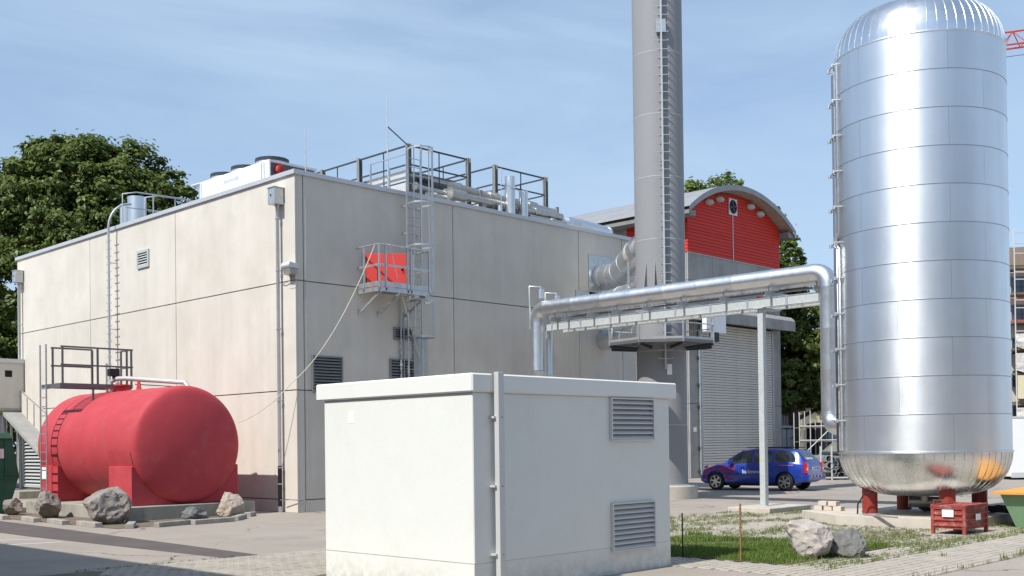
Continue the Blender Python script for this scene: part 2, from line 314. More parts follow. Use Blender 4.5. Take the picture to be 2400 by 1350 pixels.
for k in range(4):
    gx,gy=PX/2-.006,PY/2-.006; ch=.006
    tx,ty=[(random.uniform(-.0015,.0015)) for _ in range(2)]
    vs=[(-gx,-gy,-h),(gx,-gy,-h),(gx,gy,-h),(-gx,gy,-h)]+[(sx*(gx-ch),sy*(gy-ch),tx*sx+ty*sy) for sx,sy in((-1,-1),(1,-1),(1,1),(-1,1))]
    me=bpy.data.meshes.new('paver'); me.from_pydata(vs,[],[(4,5,6,7),(0,1,5,4),(1,2,6,5),(2,3,7,6),(3,0,4,7)]); me.materials.append(M['paver']); proto.append(me)
for c in seen[:300]:
    o=bpy.data.objects.new('paver',random.choice(proto)); COL.objects.link(o); o.parent=pav; o.location=(c[0],c[1],.0155+random.uniform(-.0015,.0015))
mb=MB()
for c in cells:
    if c in near: continue
    gx,gy=PX/2-.006,PY/2-.006; z=.0155+random.uniform(-.0018,.0018); a,b=random.uniform(-.0015,.0015),random.uniform(-.0015,.0015)
    mb.add([(c[0]-gx,c[1]-gy,.003),(c[0]+gx,c[1]-gy,.003),(c[0]+gx,c[1]+gy,.003),(c[0]-gx,c[1]+gy,.003)]+[(c[0]+sx*(gx-.006),c[1]+sy*(gy-.006),z+a*sx+b*sy) for sx,sy in((-1,-1),(1,-1),(1,1),(-1,1))],[(4,5,6,7),(0,1,5,4),(1,2,6,5),(2,3,7,6),(3,0,4,7)])
o=mb.build('paver_field','paver',pav,fix=False); o['kind']='stuff'
# edging blocks of the left paving
tag(MB().add([(-9,-20.985,.006),(12,-20.985,.006),(12,-20.955,.006),(-9,-20.955,.006)],[(0,1,2,3)]).build('edge_joint','void'),'dark joint between paving and asphalt',kind='structure')
# --- lawn bed and gravel
tag(MB().add([(-3.62,-18.62,.02),(.35,-18.62,.02),(.35,-14.1,.02),(-3.62,-14.1,.02)],[(0,1,2,3)]).build('soil_bed','soil'),'soil of the little lawn beside the white kiosk',kind='structure')
def blades(pts,hs,ws,name,material,label,cat='grass',lean=.5,parts=2):
    n=len(pts); P=np.array(pts); hs=np.array(hs)[:,None]; ws=np.array(ws)[:,None]
    t=rng.uniform(0,2*np.pi,n); a=np.stack([np.cos(t),np.sin(t),np.zeros(n)],1)
    t2=rng.uniform(0,2*np.pi,n); ln=np.stack([np.cos(t2),np.sin(t2),np.zeros(n)],1)*rng.uniform(.1,lean,n)[:,None]
    upv=np.array([0,0,1.0]); b0=P-a*ws/2; b1=P+a*ws/2; mid=P+(upv+ln*.4)*hs*.55; m0=mid-a*ws*.4; m1=mid+a*ws*.4; tip=P+(upv*(1-rng.uniform(0,.25,n)[:,None])+ln*1.1)*hs
    V=np.stack([b0,b1,m1,m0,tip],1).reshape(-1,3); i=np.arange(n)*5
    F=[]; 
    me=bpy.data.meshes.new(name)
    q=np.stack([i,i+1,i+2,i+3],1); tr=np.stack([i+3,i+2,i+4],1)
    me.vertices.add(len(V)); me.vertices.foreach_set('co',V.astype(np.float32).ravel())
    me.loops.add(n*7); me.loops.foreach_set('vertex_index',np.concatenate([q,tr],1).ravel().astype(np.int32))
    st=(np.arange(n)*7)[:,None]+np.array([0,4])[None,:]; me.polygons.add(n*2); me.polygons.foreach_set('loop_start',st.ravel().astype(np.int32))
    me.update(calc_edges=True); me.materials.append(M[material]); o=bpy.data.objects.new(name,me); COL.objects.link(o); o['kind']='stuff'
    if label: o['label']=label; o['category']=cat
    return o
pts=[];hs=[];ws=[]
for _ in range(42000):
    x,y=random.uniform(-3.6,.33),random.uniform(-18.6,-14.1)
    nn=noise.noise(Vector((x*.9,y*.9,0))); 
    if y>-15.9 and nn<.15 and random.random()<.8: continue
    if x>-1.2 and nn<0.0 and random.random()<.6: continue
    pts.append((x,y,.02)); hs.append(random.uniform(.025,.085)*(1.15+.9*nn)*(1 if random.random()<.97 else 1.8)); ws.append(random.uniform(.006,.013))
blades(pts,hs,ws,'lawn_grass','grass','thick green lawn grass growing right beside the white kiosk')
pts=[];hs=[];ws=[]
def weed_density(x,y):
    nn=noise.noise(Vector((x*.55,y*.9,3)))+.5*noise.noise(Vector((x*1.7,y*2.4,7)))
    d=0
    if -19.55<y<-16.2 and x>-3.9: d=.42+nn*1.0
    if -19.5<y<-18.0 and -3.9<x<4: d+=.2
    if -18.3<y<-16.6 and .35<x<3.2: d+=.5
    if y>-14.2 or (x>.35 and y>-16.2): d=.30+nn*.8
    if -20.95<y<-19.55: d=-.25+nn*.55
    if -19.1<y<-17.8 and 3<x<5.5: d-=.45
    if x<-3.62 and y>-19.2: d=-.3
    if 1<x<3.4 and -17.5<y<-16.6: d-=.6
    return d
tries=0
while len(pts)<62000 and tries<60000:
    tries+=1
    x,y=random.uniform(-4.4,9.5),random.uniform(-20.9,-10.6)
    if in_lawn(x,y) or (4.45<x<8.8 and -18.3<y<-14.6): continue
    d=weed_density(x,y)
    if random.random()>d: continue
    if random.random()<.7: y=round((y+21.0)/PY)*PY-21.0+random.uniform(-.03,.03)
    big=random.random()<.05; k=random.randint(3,6) if not big else 16
    for _ in range(k):
        pts.append((x+random.gauss(0,.02 if not big else .05),y+random.gauss(0,.012 if not big else .04),.01)); hs.append(random.uniform(.015,.04)*(2.8 if big else 1)); ws.append(random.uniform(.006,.012))
# row of tufts in the kerb joint
for k in range(46):
    x=random.uniform(-4.2,6); y=-20.97+random.gauss(0,.02); s_=random.choice([.5,.7,1,1.8])
    for _ in range(12): pts.append((x+random.gauss(0,.06*s_),y+random.gauss(0,.02),.01)); hs.append(random.uniform(.04,.10)*s_); ws.append(.009)
for k in range(60):
    x=random.uniform(-11.5,-8.2); y=-10.22+random.gauss(0,.015)
    for _ in range(5): pts.append((x+random.gauss(0,.03),y,.01)); hs.append(random.uniform(.02,.05)); ws.append(.007)
blades(pts,hs,ws,'paving_weeds','weed','low weeds and tufts sprouting from the paving joints')
mb=MB()
for _ in range(2600):
    if random.random()<.6: x,y=random.gauss(2.1,.75),random.gauss(-17.1,.28)
    else: x,y=random.uniform(-3.6,.3),random.gauss(-14.1,.35)
    s_=random.uniform(.008,.022); a=random.uniform(0,6)
    mb.add([(x+s_*math.cos(a+t),y+s_*math.sin(a+t),.015) for t in(0,2.1,4.2)]+[(x,y,.017+s_*.8)],[(0,1,3),(1,2,3),(2,0,3)])
o=mb.build('gravel','gravel',fix=False); tag(o,'reddish stone chips scattered over the paving','gravel',kind='stuff')

# ================================================================== HALL
hall=empty('concrete_hall',(0,0,0),'large pale precast concrete hall with flat roof behind the red tank','building')
HX,HY,HZ=16.75,21.0,10.30
mb=MB().box(.08,HX-.02,.08,HY-.02,0,HZ-.25); mb.build('inner_wall','con_core',hall)
zs=[0,.38,3.72,7.06,10.3]
gp=.015
def panel_x(y0,y1,z0,z1): MB().box(0,.079,y0+gp,y1-gp,z0+gp,z1-gp).build('concrete_panel','con_warm',hall,bevel=.008)
def panel_y(x0,x1,z0,z1): MB().box(x0+gp,x1-gp,0,.0795,z0+gp,z1-gp).build('concrete_panel','con_warm',hall,bevel=.008)
ysp=[0,7.22,13.9,21.0]
for a,b in zip(zs[:-1],zs[1:]):
    for c,d in zip(ysp[:-1],ysp[1:]):
        if c==0: c=-gp
        panel_x(c,d,a if a else -gp,b)
    xs=[.08-gp,.30,6.52,13.17,15.86,HX]
    for c,d in zip(xs[:-1],xs[1:]): panel_y(c,d,a if a else -gp,b)
mb=MB().box(HX-.02,HX,.08,HY,0,HZ).box(.08,HX,HY-.02,HY,0,HZ); mb.build('rear_wall','con_warm',hall)
for (x0,x1,y0,y1) in [(-.07,.32,-.07,HY+.07),(.32,HX+.07,-.07,.32),(.32,HX+.07,HY-.25,HY+.07),(HX-.32,HX+.07,.32,HY-.25)]:
    MB().box(x0,x1,y0,y1,HZ-.02,HZ+.12).build('coping','coping',hall,bevel=.006)
MB().box(.3,HX-.3,.3,HY-.25,HZ-.26,HZ-.24+.02).build('roof','zinc',hall)
def louvre(parent,o,a,zlo,zhi,w,nrm,n,frame_w=.05,mat_f='zinc',mat_s='zinc',tilt=.06,depth=.05,name='louvre',back='void'):
    """framed slat grille: o corner (x,y), a unit direction along wall, nrm outward normal"""
    o=Vector((o[0],o[1],0)); a=Vector((a[0],a[1],0)); nv=Vector((nrm[0],nrm[1],0)); Z=Vector((0,0,1))
    f=MB()
    for (u0,u1,z0,z1) in [(0,frame_w,zlo,zhi),(w-frame_w,w,zlo,zhi),(frame_w,w-frame_w,zlo,zlo+frame_w),(frame_w,w-frame_w,zhi-frame_w,zhi)]:
        f.prism([(u0,z0),(u1,z0),(u1,z1),(u0,z1)],o+nv*.003,a,Z,nv*(depth+.006))
    fr=f.build(name,mat_f,parent)
    MB().prism([(frame_w*.5,zlo+frame_w*.5),(w-frame_w*.5,zlo+frame_w*.5),(w-frame_w*.5,zhi-frame_w*.5),(frame_w*.5,zhi-frame_w*.5)],o+nv*.002,a,Z,nv*.003).build('opening',back,fr)
    hgt=(zhi-zlo-2*frame_w)/n
    for i in range(n):
        z=zlo+frame_w+hgt*i
        t=.008
        pr=[(.008,z+hgt*.62),(.008,z+hgt*.62+t),(depth,z+hgt*.12+t),(depth,z+.005),(depth-.006,z+.005)]
        MB().prism(pr,o+a*frame_w,nv,Z,a*(w-2*frame_w)).build('slat',mat_s,fr)
    return fr
# grilles of the grey side (on y=0, normal -Y) and of the sunlit side (on x=0, normal -X)
louvre(hall,(.56,0),(1,0),3.66,4.80,1.15,(0,-1),11,mat_f='post_grey',mat_s='post_grey')
louvre(hall,(3.62,0),(1,0),3.40,4.84,1.05,(0,-1),14,mat_f='post_grey',mat_s='post_grey')
louvre(hall,(3.80,0),(1,0),5.48,5.88,.80,(0,-1),4,mat_f='post_grey',mat_s='post_grey')
louvre(hall,(0,9.96),(0,-1),8.58,9.22,.88,(-1,0),5,frame_w=.09,mat_f='galv_dull',mat_s='galv_dull')
lv=louvre(hall,(0,20.3),(0,-1),.42,3.6,2.3,(-1,0),21,frame_w=.06,mat_f='galv_dull',mat_s='galv_dull',depth=.09)
# doorway of the balcony and its open red door leaf
MB().box(2.60,4.05,-.006,.0,7.0,8.15).build('doorway','void',hall)
th=R(-38); ca,sa=math.cos(th),math.sin(th)
hx,hy=2.62,-.06
dl=MB().prism([(0,7.06),(1.30,7.06),(1.30,8.16),(0,8.16)],(hx,hy,0),(ca,sa,0),(0,0,1),(sa*.05,-ca*.05,0)).build('door_leaf','red_door',hall,bevel=.004,label='red steel door leaf standing open')
MB().bar((hx+1.18*ca+sa*.08,hy+1.18*sa-ca*.08,7.6),(hx+1.18*ca+sa*.08,hy+1.18*sa-ca*.08,7.75),.03,.06).build('handle','black',dl)
for zz in(7.25,7.95): MB().cyl((hx-.01,hy-.05,zz-.1),(hx-.01,hy-.05,zz+.1),.025,n=8).build('hinge','black',dl)

# --- downpipes with hoppers
def downpipe(y,ztop,label,zblack=None):
    e=empty('downpipe',(-.1,y,0),label,'downpipe','downpipes with hopper heads on the sunlit hall wall')
    x=-.14
    zc=ztop-.52
    MB().box(-.36,-.03,y-.18,y+.18,ztop-.5,ztop).build('hopper','galv',e,bevel=.004)
    MB().box(-.39,-.01,y-.21,y+.21,ztop,ztop+.02).build('hopper_lid','galv',e)
    MB().prism([(-.04,ztop-.2),(.04,ztop-.2),(0,ztop-.28)],(-.366,y+.02,0),(0,1,0),(0,0,1),(-.004,0,0)).build('overflow_hole','void',e)
    MB().tube([(x,y,ztop-.5),(x,y,ztop-.6),(x,y,zblack or 1.3)],[.09,.055,.055],14).build('pipe','zinc',e,smooth=40)
    zb=zblack or 1.3
    MB().cyl((x,y,zb),(x,y,.18),.066,n=14).build('standpipe','black' if zblack else 'galv',e,smooth=40)
    MB().cyl((x,y,.18),(x,y,0),.07,n=14).build('ground_collar','galv',e,smooth=40)
    for zz in (1.35,.85,3.4,5.6,7.4,9.0):
        MB().cyl((x,y,zz),(x,y,zz+.035),.075,n=14).build('pipe_clamp','galv',e,smooth=40)
        MB().bar((x,y,zz+.017),(0,y,zz+.017),.03,.03).build('clamp_arm','galv',e)
    return e
downpipe(.72,9.93,'zinc downpipe with black foot and box hopper nearest the hall corner',1.42)
downpipe(20.45,9.75,'zinc downpipe with box hopper at the far left end of the hall')
# --- corner floodlight
e=empty('wall_lamp',(-.1,.18,7.3),'grey boxy floodlight with clear lens on the hall corner','lamp')
MB().prism([(-.19,.12),(.10,.17),(.16,.05),(.12,-.02),(-.22,-.02)],(-.18,.30,7.42),(-1,-.0,0),(0,0,1),(0,-.42,0)).build('housing','alu_light',e,bevel=.015)
MB().prism([(-.20,-.025),(.11,-.025),(.05,-.20),(-.16,-.22)],(-.18,.28,7.42),(-1,0,0),(0,0,1),(0,-.38,0)).build('lens',mat('lamp_lens',(.32,.31,.28),.15,spec=.7,var=.2,scale=20),e,bevel=.015)
for k in range(3): MB().bar((-.14+.0-.1*k,.29,7.22),(-.14-.1*k,-.11,7.22),.008,.008).build('guard_wire','galv',e)
MB().bar((-.02,.2,7.1),(-.16,.1,7.25),.04).build('bracket','galv',e)
MB().tube([(-.02,.72,7.02),(-.06,.5,7.0),(-.05,.25,7.04),(-.03,.02,6.96)],.012,6).build('cable','galv',e)
# small lightning conductor near corner
tag(MB().tube([(.36,-.03,9.55),(.36,-.03,1.0)],.009,6).build('conductor_wire','galv'),'thin metal conductor running down the panel joint by the hall corner','cable')
tag(MB().tube([(-.2,.6,.38),(-.1,-.02,.4),(.22,-.10,.38),(.25,-.10,0)],.014,6).build('water_tap_pipe','galv'),'thin bent pipe with tap at the foot of the hall corner','pipe')

# --- single stile ladder on the sunlit wall
lad=empty('roof_ladder',(-.3,11.6,0),'single stile steel ladder with curved top on the sunlit hall wall','ladder')
x=-.32;yl=11.62
top=[(x,yl,.6),(x,yl,10.35)]+[Vector((.52,yl,10.35))+Vector((-.84*math.cos(R(t)),-.15*t/90,.95*math.sin(R(t)))) for t in range(10,91,10)]
MB().tube(top,.045,8).build('stile','zinc',lad,smooth=50)
z=.8; src=None
while z<10.3:
    if src is None: src=MB().bar((x,yl-.17,z),(x,yl+.17,z),.022).bar((x,yl-.17,z),(x,yl-.17,z+.04),.018).bar((x,yl+.17,z),(x,yl+.17,z+.04),.018).build('rung','galv',lad); z0=z
    else: inst(src,lad,(0,0,z-z0))
    z+=.29
for zz in(1.5,4.0,6.5,9.0): MB().bar((x,yl,zz),(0,yl,zz),.05,.03).build('wall_bracket','galv',lad)
# guard rail hoop on the roof at the ladder head
gr=empty('roof_handrail',(1,10.6,HZ),'bent tube handrail on the roof beside the ladder head','railing')
for dx in(.1,1.0):
    yy=11.3
    MB().tube([(dx-.1,yl-.5,10.45),(dx-.1,yl-.5,11.55),(dx+.3,yl-.8,11.62),(dx+2.2,yl-1.0,11.62),(dx+3.2,yl-1.0,10.9)],.026,7).build('handrail','zinc',gr,smooth=60)
    MB().tube([(dx,yl-.55,11.05),(dx+2.5,yl-1.0,11.05)],.02,7).build('knee_rail','zinc',gr,smooth=60)
    for t in(.9,2.1): MB().cyl((dx+t,yl-.95,10.1),(dx+t,yl-.95,11.6),.026,n=7).build('rail_post','zinc',gr,smooth=60)
for nm,xx,yy,rr,zt,lb in [('roof_vent_stack',1.7,13.35,.36,12.05,'fat round zinc vent stack on the roof behind the ladder'),('roof_vent_stack',1.55,14.05,.2,11.85,'slimmer zinc stack hidden left of the fat one')]:
    o=MB().lathe(xx,yy,[(rr,HZ-.2),(rr,zt),(rr-.02,zt),(rr-.02,zt-.4),(0,zt-.4)],28).build(nm,'duct'); 
    o.data.polygons.foreach_set('use_smooth',[True]*len(o.data.polygons)); o.data.set_sharp_from_angle(angle=R(40)); tag(o,lb,'vent stack')

# --- white dry cooler on the roof edge
dc=empty('dry_cooler',(.5,3.4,HZ),'long white cooling unit with round fans on the roof edge','cooler')
MB().box(.45,2.3,2.12,6.32,10.42,11.20).build('casing','white_paint',dc,bevel=.01)
MB().box(.52,2.24,2.10,2.119,10.42,11.12).build('end_recess','corr',dc)
MB().box(.45,2.3,2.02,2.12,11.13,11.2).box(.45,.50,2.02,2.12,10.42,11.13).build('end_flange','white_paint',dc)
MB().box(.45,2.3,6.32,6.9,11.18,11.21).build('end_hood','white_paint',dc)
MB().cyl((.82,2.05,10.92),(.82,1.9,10.92),.14,n=20).build('flange','red_door',dc,smooth=40)
MB().cyl((.82,2.1,10.92),(.82,1.85,10.92),.09,n=16).build('pipe_stub','decal_red',dc,smooth=40)
for yy in(2.3,2.45,6.2): MB().box(.445,.45,yy,yy+.05,10.45,11.15).build('seam_strip','zinc',dc)
fs=None
for yy in(3.45,4.95,6.3):
    f=MB().lathe(1.5,yy,[(.60,11.2),(.55,11.55),(.52,11.55),(.52,11.22)],28).build('fan','zinc',dc,smooth=40)
    gd=MB()
    for r_ in(.12,.22,.32,.42,.53): gd.tube([(1.5+r_*math.cos(R(t)),yy+r_*math.sin(R(t)),11.57+.06*(1-r_/.5)) for t in range(0,361,24)],.006,4,False)
    for t in range(0,180,30): gd.bar((1.5-.53*math.cos(R(t)),yy-.53*math.sin(R(t)),11.58),(1.5+.53*math.cos(R(t)),yy+.53*math.sin(R(t)),11.58),.03)
    gd.cyl((1.5,yy,11.35),(1.5,yy,11.63),.16,n=12); gd.lathe(1.5,yy,[(.565,11.50),(.565,11.62),(.50,11.62),(.50,11.50),(.1,11.55)],24)
    gd.build('fan_guard','fan_dark',f)
text_mesh('thermowatt'[:0]+'',.1,'x','black',dc,Matrix()) if False else None
tx=text_mesh('thermofin',.27,'lettering',None or 'decal_letters',dc,frame((.44,4.65,10.86),(0,-1,0),(0,0,1))) if 'decal_letters' in M else None
M['decal_letters']=mat('faded_blue_print',(.50,.55,.70),.5)
text_mesh('thermofin',.24,'lettering','decal_letters',dc,frame((.443,4.75,10.86),(0,-1,0),(0,0,1)))

# --- lightning rods
for (xx,yy,zt,lb) in [(4.23,.7,13.75,'taller thin lightning rod left of the caged ladder'),(.91,.7,11.95,'short thin lightning rod near the hall corner')]:
    tag(MB().tube([(xx,yy,HZ-.2),(xx,yy,zt-1.0),(xx,yy,zt)],[.026,.02,.012],6).build('lightning_rod','galv'),lb,'lightning rod')

# --- roof frames with rails round the chillers
def roof_frame(x0,x1,y0,y1,label,ysubs):
    e=empty('roof_guard_frame',(x0,y0,HZ),label,'railing','guard frames of steel posts and rails on the roof')
    zt=12.5
    pts=[(x0,y0),(x1,y0),(x1,y1),(x0,y1)]
    ps=list(pts)+[(x0,yy) for yy in ysubs]+[(x1,yy) for yy in ysubs]
    for (px,py) in ps:
        mbp=MB().box(px-.075,px-.067,py-.075,py+.075,HZ-.2,zt).box(px+.067,px+.075,py-.075,py+.075,HZ-.2,zt).box(px-.067,px+.067,py-.006,py+.006,HZ-.2,zt)
        mbp.build('frame_post','post_grey',e)
    for (a,b) in zip(pts,pts[1:]+pts[:1]):
        A,B=Vector((*a,0)),Vector((*b,0)); d=(B-A).normalized()
        for zz,w in((zt-.06,.05),(zt-.72,.045),(zt-1.3,.04)):
            MB().bar(A+d*.08+Vector((0,0,zz)),B-d*.08+Vector((0,0,zz)),w).build('rail','dark_steel',e)
        ln=(B-A).length; k=max(2,int(ln/1.3))
        for i in range(1,k):
            p=A+(B-A)*i/k; MB().bar(p+Vector((0,0,HZ+.2)),p+Vector((0,0,zt-.085)),.03).build('rail_bar','dark_steel',e)
    return e
rf1=roof_frame(5.57,8.43,1.2,8.0,'guard frame of steel posts and rails behind the caged ladder top',[3.95,6.2])
rf2=roof_frame(9.82,12.62,1.2,8.0,'guard frame of steel posts and rails behind the two roof flues',[4.2])
MB().bar((5.57,1.2,12.42),(4.23,.7,12.72),.03).build('brace_rod','dark_steel',rf1)
def chiller(x0,x1,y0,y1,label):
    e=empty('roof_chiller',((x0+x1)/2,(y0+y1)/2,HZ),label,'chiller','grey chillers inside the roof frames')
    MB().box(x0,x1,y0,y1,10.95,11.66).build('casing','alu_light',e,bevel=.01)
    MB().box(x0+.25,x1-.3,y0-.04,y0,11.0,11.5).build('coil_panel','corr',e)
    MB().box(x0-.03,x1+.03,y0-.03,y1+.03,11.66,11.71).build('top_plate','post_grey',e)
    yy=y0+.9
    while yy<y1-.5:
        MB().lathe((x0+x1)/2,yy,[(.55,11.71),(.5,11.82),(.46,11.82),(.46,11.74),(0,11.74)],20).build('fan','fan_dark',e,smooth=40); yy+=1.3
    for k in range(6): MB().tube([(x0+.45+.13*k,y0-.05,11.55),(x0+.45+.13*k,y0-.16,11.45),(x0+.45+.13*k,y0-.05,11.28)],.035,6).build('pipe_bend','black',e,smooth=50)
    for sx in(x0+.1,x1-.1):
        for sy in(y0+.2,y1-.2): MB().bar((sx,sy,HZ-.23),(sx,sy,10.95),.08).build('foot','galv',e)
    return e
chiller(5.85,8.2,1.7,7.5,'dark grey chiller with pipe bends behind the caged ladder top')
chiller(10.1,12.4,2.2,7.5,'grey chiller behind the roof flues')
# roof pipework
def pipe_thing(name,pts,r,label,material='galv',cat='pipe',flanges=(),group=None,n=16):
    e=empty(name,pts[0],label,cat,group)
    MB().tube(pts,r,n).build('pipe_run',material,e,smooth=50)
    for (p,q,rr) in flanges: MB().cyl(p,q,rr,n=n).build('flange',material,e,smooth=40)
    return e
M['pipe_lag']=mat('dull_silver_lagging',(.47,.47,.445),.42,metal=.85,var=.14,scale=6,rvar=.08)
pipe_thing('roof_pipe',[(6.0,.75,10.72),(6.9,.75,10.72)],.085,'short thin roof pipe with bend beside the caged ladder','pipe_lag',flanges=[((6.35,.75,10.72),(6.42,.75,10.72),.13)])
pipe_thing('roof_pipe',[(7.1,.72,10.90),(13.0,.72,10.90)],.135,'long silver roof pipe with large round end cap at the parapet','pipe_lag',flanges=[((7.05,.72,10.90),(7.75,.72,10.90),.20),((7.02,.72,10.90),(7.05,.72,10.90),.23),((11.4,.72,10.9),(12.1,.72,10.9),.17)])
pipe_thing('roof_pipe',[(7.4,1.0,11.22),(7.9,1.0,11.25),(9.0,1.0,11.2),(13.0,1.0,11.1)],.15,'upper silver roof pipe running behind the flues','pipe_lag',flanges=[((7.35,1.0,11.22),(7.8,1.0,11.25),.2),((9.2,1.0,11.2),(9.7,1.0,11.18),.2),((11.3,1.0,11.16),(11.8,1.0,11.14),.2)])
pipe_thing('roof_pipe',[(5.7,1.0,11.0),(7.2,.95,10.95),(7.5,.95,10.75)],.08,'slim silver pipe in front of the dark chiller','pipe_lag',flanges=[((5.66,1.0,11.0),(5.74,1.0,11.0),.14),((7.0,.95,10.98),(7.25,.95,10.93),.14)])
pipe_thing('roof_pipe',[(11.0,.6,10.62),(13.1,.6,10.62)],.10,'lowest silver roof pipe at the right end of the parapet','pipe_lag',flanges=[((12.2,.6,10.62),(12.4,.6,10.62),.14)])
for xx in (8.7,10.9,12.9):
    tag(MB().bar((xx,.85,HZ-.2),(xx,.85,11.3),.1,.1).build('pipe_support','post_grey'),'grey support post under the roof pipes at %s'%{8.7:'the gap between the guard frames',10.9:'the shorter flue',12.9:'the right end of the parapet'}[xx],'post')
for (xx,rr,zt,lb) in [(9.9,.185,11.93,'taller round silver flue standing at the parapet'),(10.62,.17,11.50,'shorter round silver flue standing at the parapet'),(9.35,.09,10.78,'stubby little flue left of the taller one')]:
    e=empty('roof_flue',(xx,.5,HZ),lb,'flue'); yy=.5
    zz=HZ-.2
    while zz<zt-.01:
        z2=min(zt,zz+.75); MB().lathe(xx,yy,[(rr,zz),(rr,z2-.02),(rr+.006,z2-.02),(rr+.006,z2)],24).build('flue_section','duct',e,smooth=40); zz=z2
    MB().lathe(xx,yy,[(rr-.01,zt-.01),(rr-.01,zt-.3),(0,zt-.3)],24).build('flue_mouth','void',e)
tag(MB().tube([(9.35,.42,10.7),(9.35,.42,12.1),(9.35,.42,12.15)],.018,6).tube([(9.5,.42,10.7),(9.5,.42,11.6),(9.9,.3,11.45),(10.4,.3,11.4)],.014,6).build('instrument_tube','galv'),'two thin upright tubes with a bent top beside the taller flue','pipe')
# flexible foil duct on the roof
fd=empty('flexible_duct',(14,1,HZ),'ribbed flexible foil duct lying behind the parapet','duct')
pts=[(13.0,.9,10.55),(13.5,.8,10.7),(14.0,.75,10.7),(14.7,.72,10.66),(15.4,.72,10.62),(15.8,.72,10.6)]
def ribbed(pts,r,rib=.10,amp=.02):
    P=[Vector(p) for p in pts]; out=[];rr=[]
    for a,b in zip(P[:-1],P[1:]):
        n_=max(1,int((b-a).length/(rib/2)))
        for i in range(n_): out.append(a+(b-a)*i/n_); rr.append(r+(amp if len(rr)%2 else 0))
    out.append(P[-1]); rr.append(r); return out,rr
o_,r_=ribbed(pts,.27); MB().tube(o_,r_,18).build('duct_hose','duct',fd,smooth=20)
MB().cyl((15.75,.72,10.6),(15.85,.72,10.6),.31,n=20).build('end_ring','galv',fd,smooth=40)

# --- balcony with rails
bal=empty('access_balcony',(3.3,-.5,6.9),'steel grating balcony with rails and brackets below the red door','balcony')
x0,x1,y0=2.36,4.42,-1.1; zf=6.98
g_=MB()
for k in range(22): g_.box(x0+.09*k,x0+.09*k+.012,y0,-.02,zf-.045,zf-.005)
for k in range(12): g_.box(x0,x1,y0+.09*k,y0+.09*k+.012,zf-.045,zf-.003)
o=g_.build('grating','galv',bal); o['kind']='stuff'
for (p,q) in [((x0,y0),(x1,y0)),((x0,y0),(x0,-.02)),((x1,y0),(x1,-.02))]:
    MB().bar((*p,zf-.09),(*q,zf-.09),.05,.12).build('edge_beam','galv',bal)
    MB().bar((*p,zf+.09),(*q,zf+.09),.012,.15).build('toe_board','galv',bal)
for p in [(x0,-.35),(x0,y0),(x0+.26,y0),(x0+1.15,y0),(x0+1.30,y0),(x1,y0),(x1,-.35)]:
    MB().bar((*p,zf-.12),(*p,zf+1.3),.05,.05).build('rail_post','galv',bal)
for (p,q) in [((x0,y0-.01),(x0,0)),((x0,y0),(x1+.05,y0)),((x1,y0),(x1,-.35))]:
    MB().tube([(*p,zf+1.32),(*q,zf+1.32)],.026,8).build('handrail','galv',bal,smooth=50)
    MB().bar((*p,zf+.68),(*q,zf+.68),.02,.07).build('knee_rail','galv',bal)
for xx in(x0+.08,x0+.85,x1-.1):
    MB().bar((xx,y0+.05,zf-.15),(xx,-.02,zf-.72),.05,.07).build('bracket_strut','galv',bal)
    MB().bar((xx,-.02,zf-.62),(xx,-.02,zf-.82),.14,.03,(0,1,0)).build('anchor_plate','galv',bal)
# ropes
def catenary(a,b,sag,n=14):
    a,b=Vector(a),Vector(b); return [a.lerp(b,i/n)-Vector((0,0,sag*4*(i/n)*(1-i/n))) for i in range(n+1)]
tag(MB().tube(catenary((x0,-.9,8.30),(-.22,-.06,3.92),.55,16)+catenary((-.22,-.06,3.92),(-1.40,1.0,2.75),.16,6)[1:],.014,5).build('slack_rope','rope'),'pale rope sagging from the balcony rail down to the red tank','rope')
tag(MB().tube([(x0+.36,y0,8.32)]+catenary((x0+.40,y0-.04,8.30),(4.55,-.45,4.9),.12,8),.013,5).build('taut_rope','rope'),'pale rope hanging from the balcony rail to the caged ladder','rope')

# --- caged ladder
cl=empty('caged_ladder',(4.6,-.3,0),'galvanised caged ladder rising past the balcony to the roof','ladder')
xa,xb,yy=4.23,4.84,-.26
for xx in(xa,xb): MB().bar((xx,yy,3.0),(xx,yy,11.85),.06,.03,(0,1,0)).build('stile','galv',cl)
z=3.1; src=None
while z<11.7:
    if 8.1<z<10.3 or z<6.9 or True:
        if src is None: src=MB().cyl((xa,yy,z),(xb,yy,z),.014,n=6).build('rung','zinc',cl,smooth=60); z0=z
        else: inst(src,cl,(0,0,z-z0))
    z+=.28
cx,cr_=(xa+xb)/2,.40
hoopz=[5.55,6.72,7.0,8.55,9.95,11.75]
for zz in hoopz:
    pts=[(xa,yy,zz)]+[(cx-.0+cr_*1.0*math.cos(R(t)),yy-.36+.40*math.sin(R(t)),zz) for t in range(180,361,15)]+[(xb,yy,zz)]
    mbh=MB()
    for a,b in zip(pts[:-1],pts[1:]): mbh.bar(a,b,.008,.06)
    mbh.build('cage_hoop','galv',cl)
for t in(195,232,270,308,345):
    px,py=cx+cr_*math.cos(R(t)),yy-.36+.40*math.sin(R(t))
    for z0_,z1_ in((5.5,6.75),(6.95,11.8)) if t!=232 else ((8.5,11.8),): MB().bar((px,py,z0_),(px,py,z1_),.04,.012,(0,1,0)).build('cage_bar','galv',cl)
for zz in(3.6,5.6,9.0,9.9): 
    for xx in(xa,xb): MB().bar((xx,yy,zz),(xx,0,zz),.03,.05).build('wall_bracket','galv',cl)
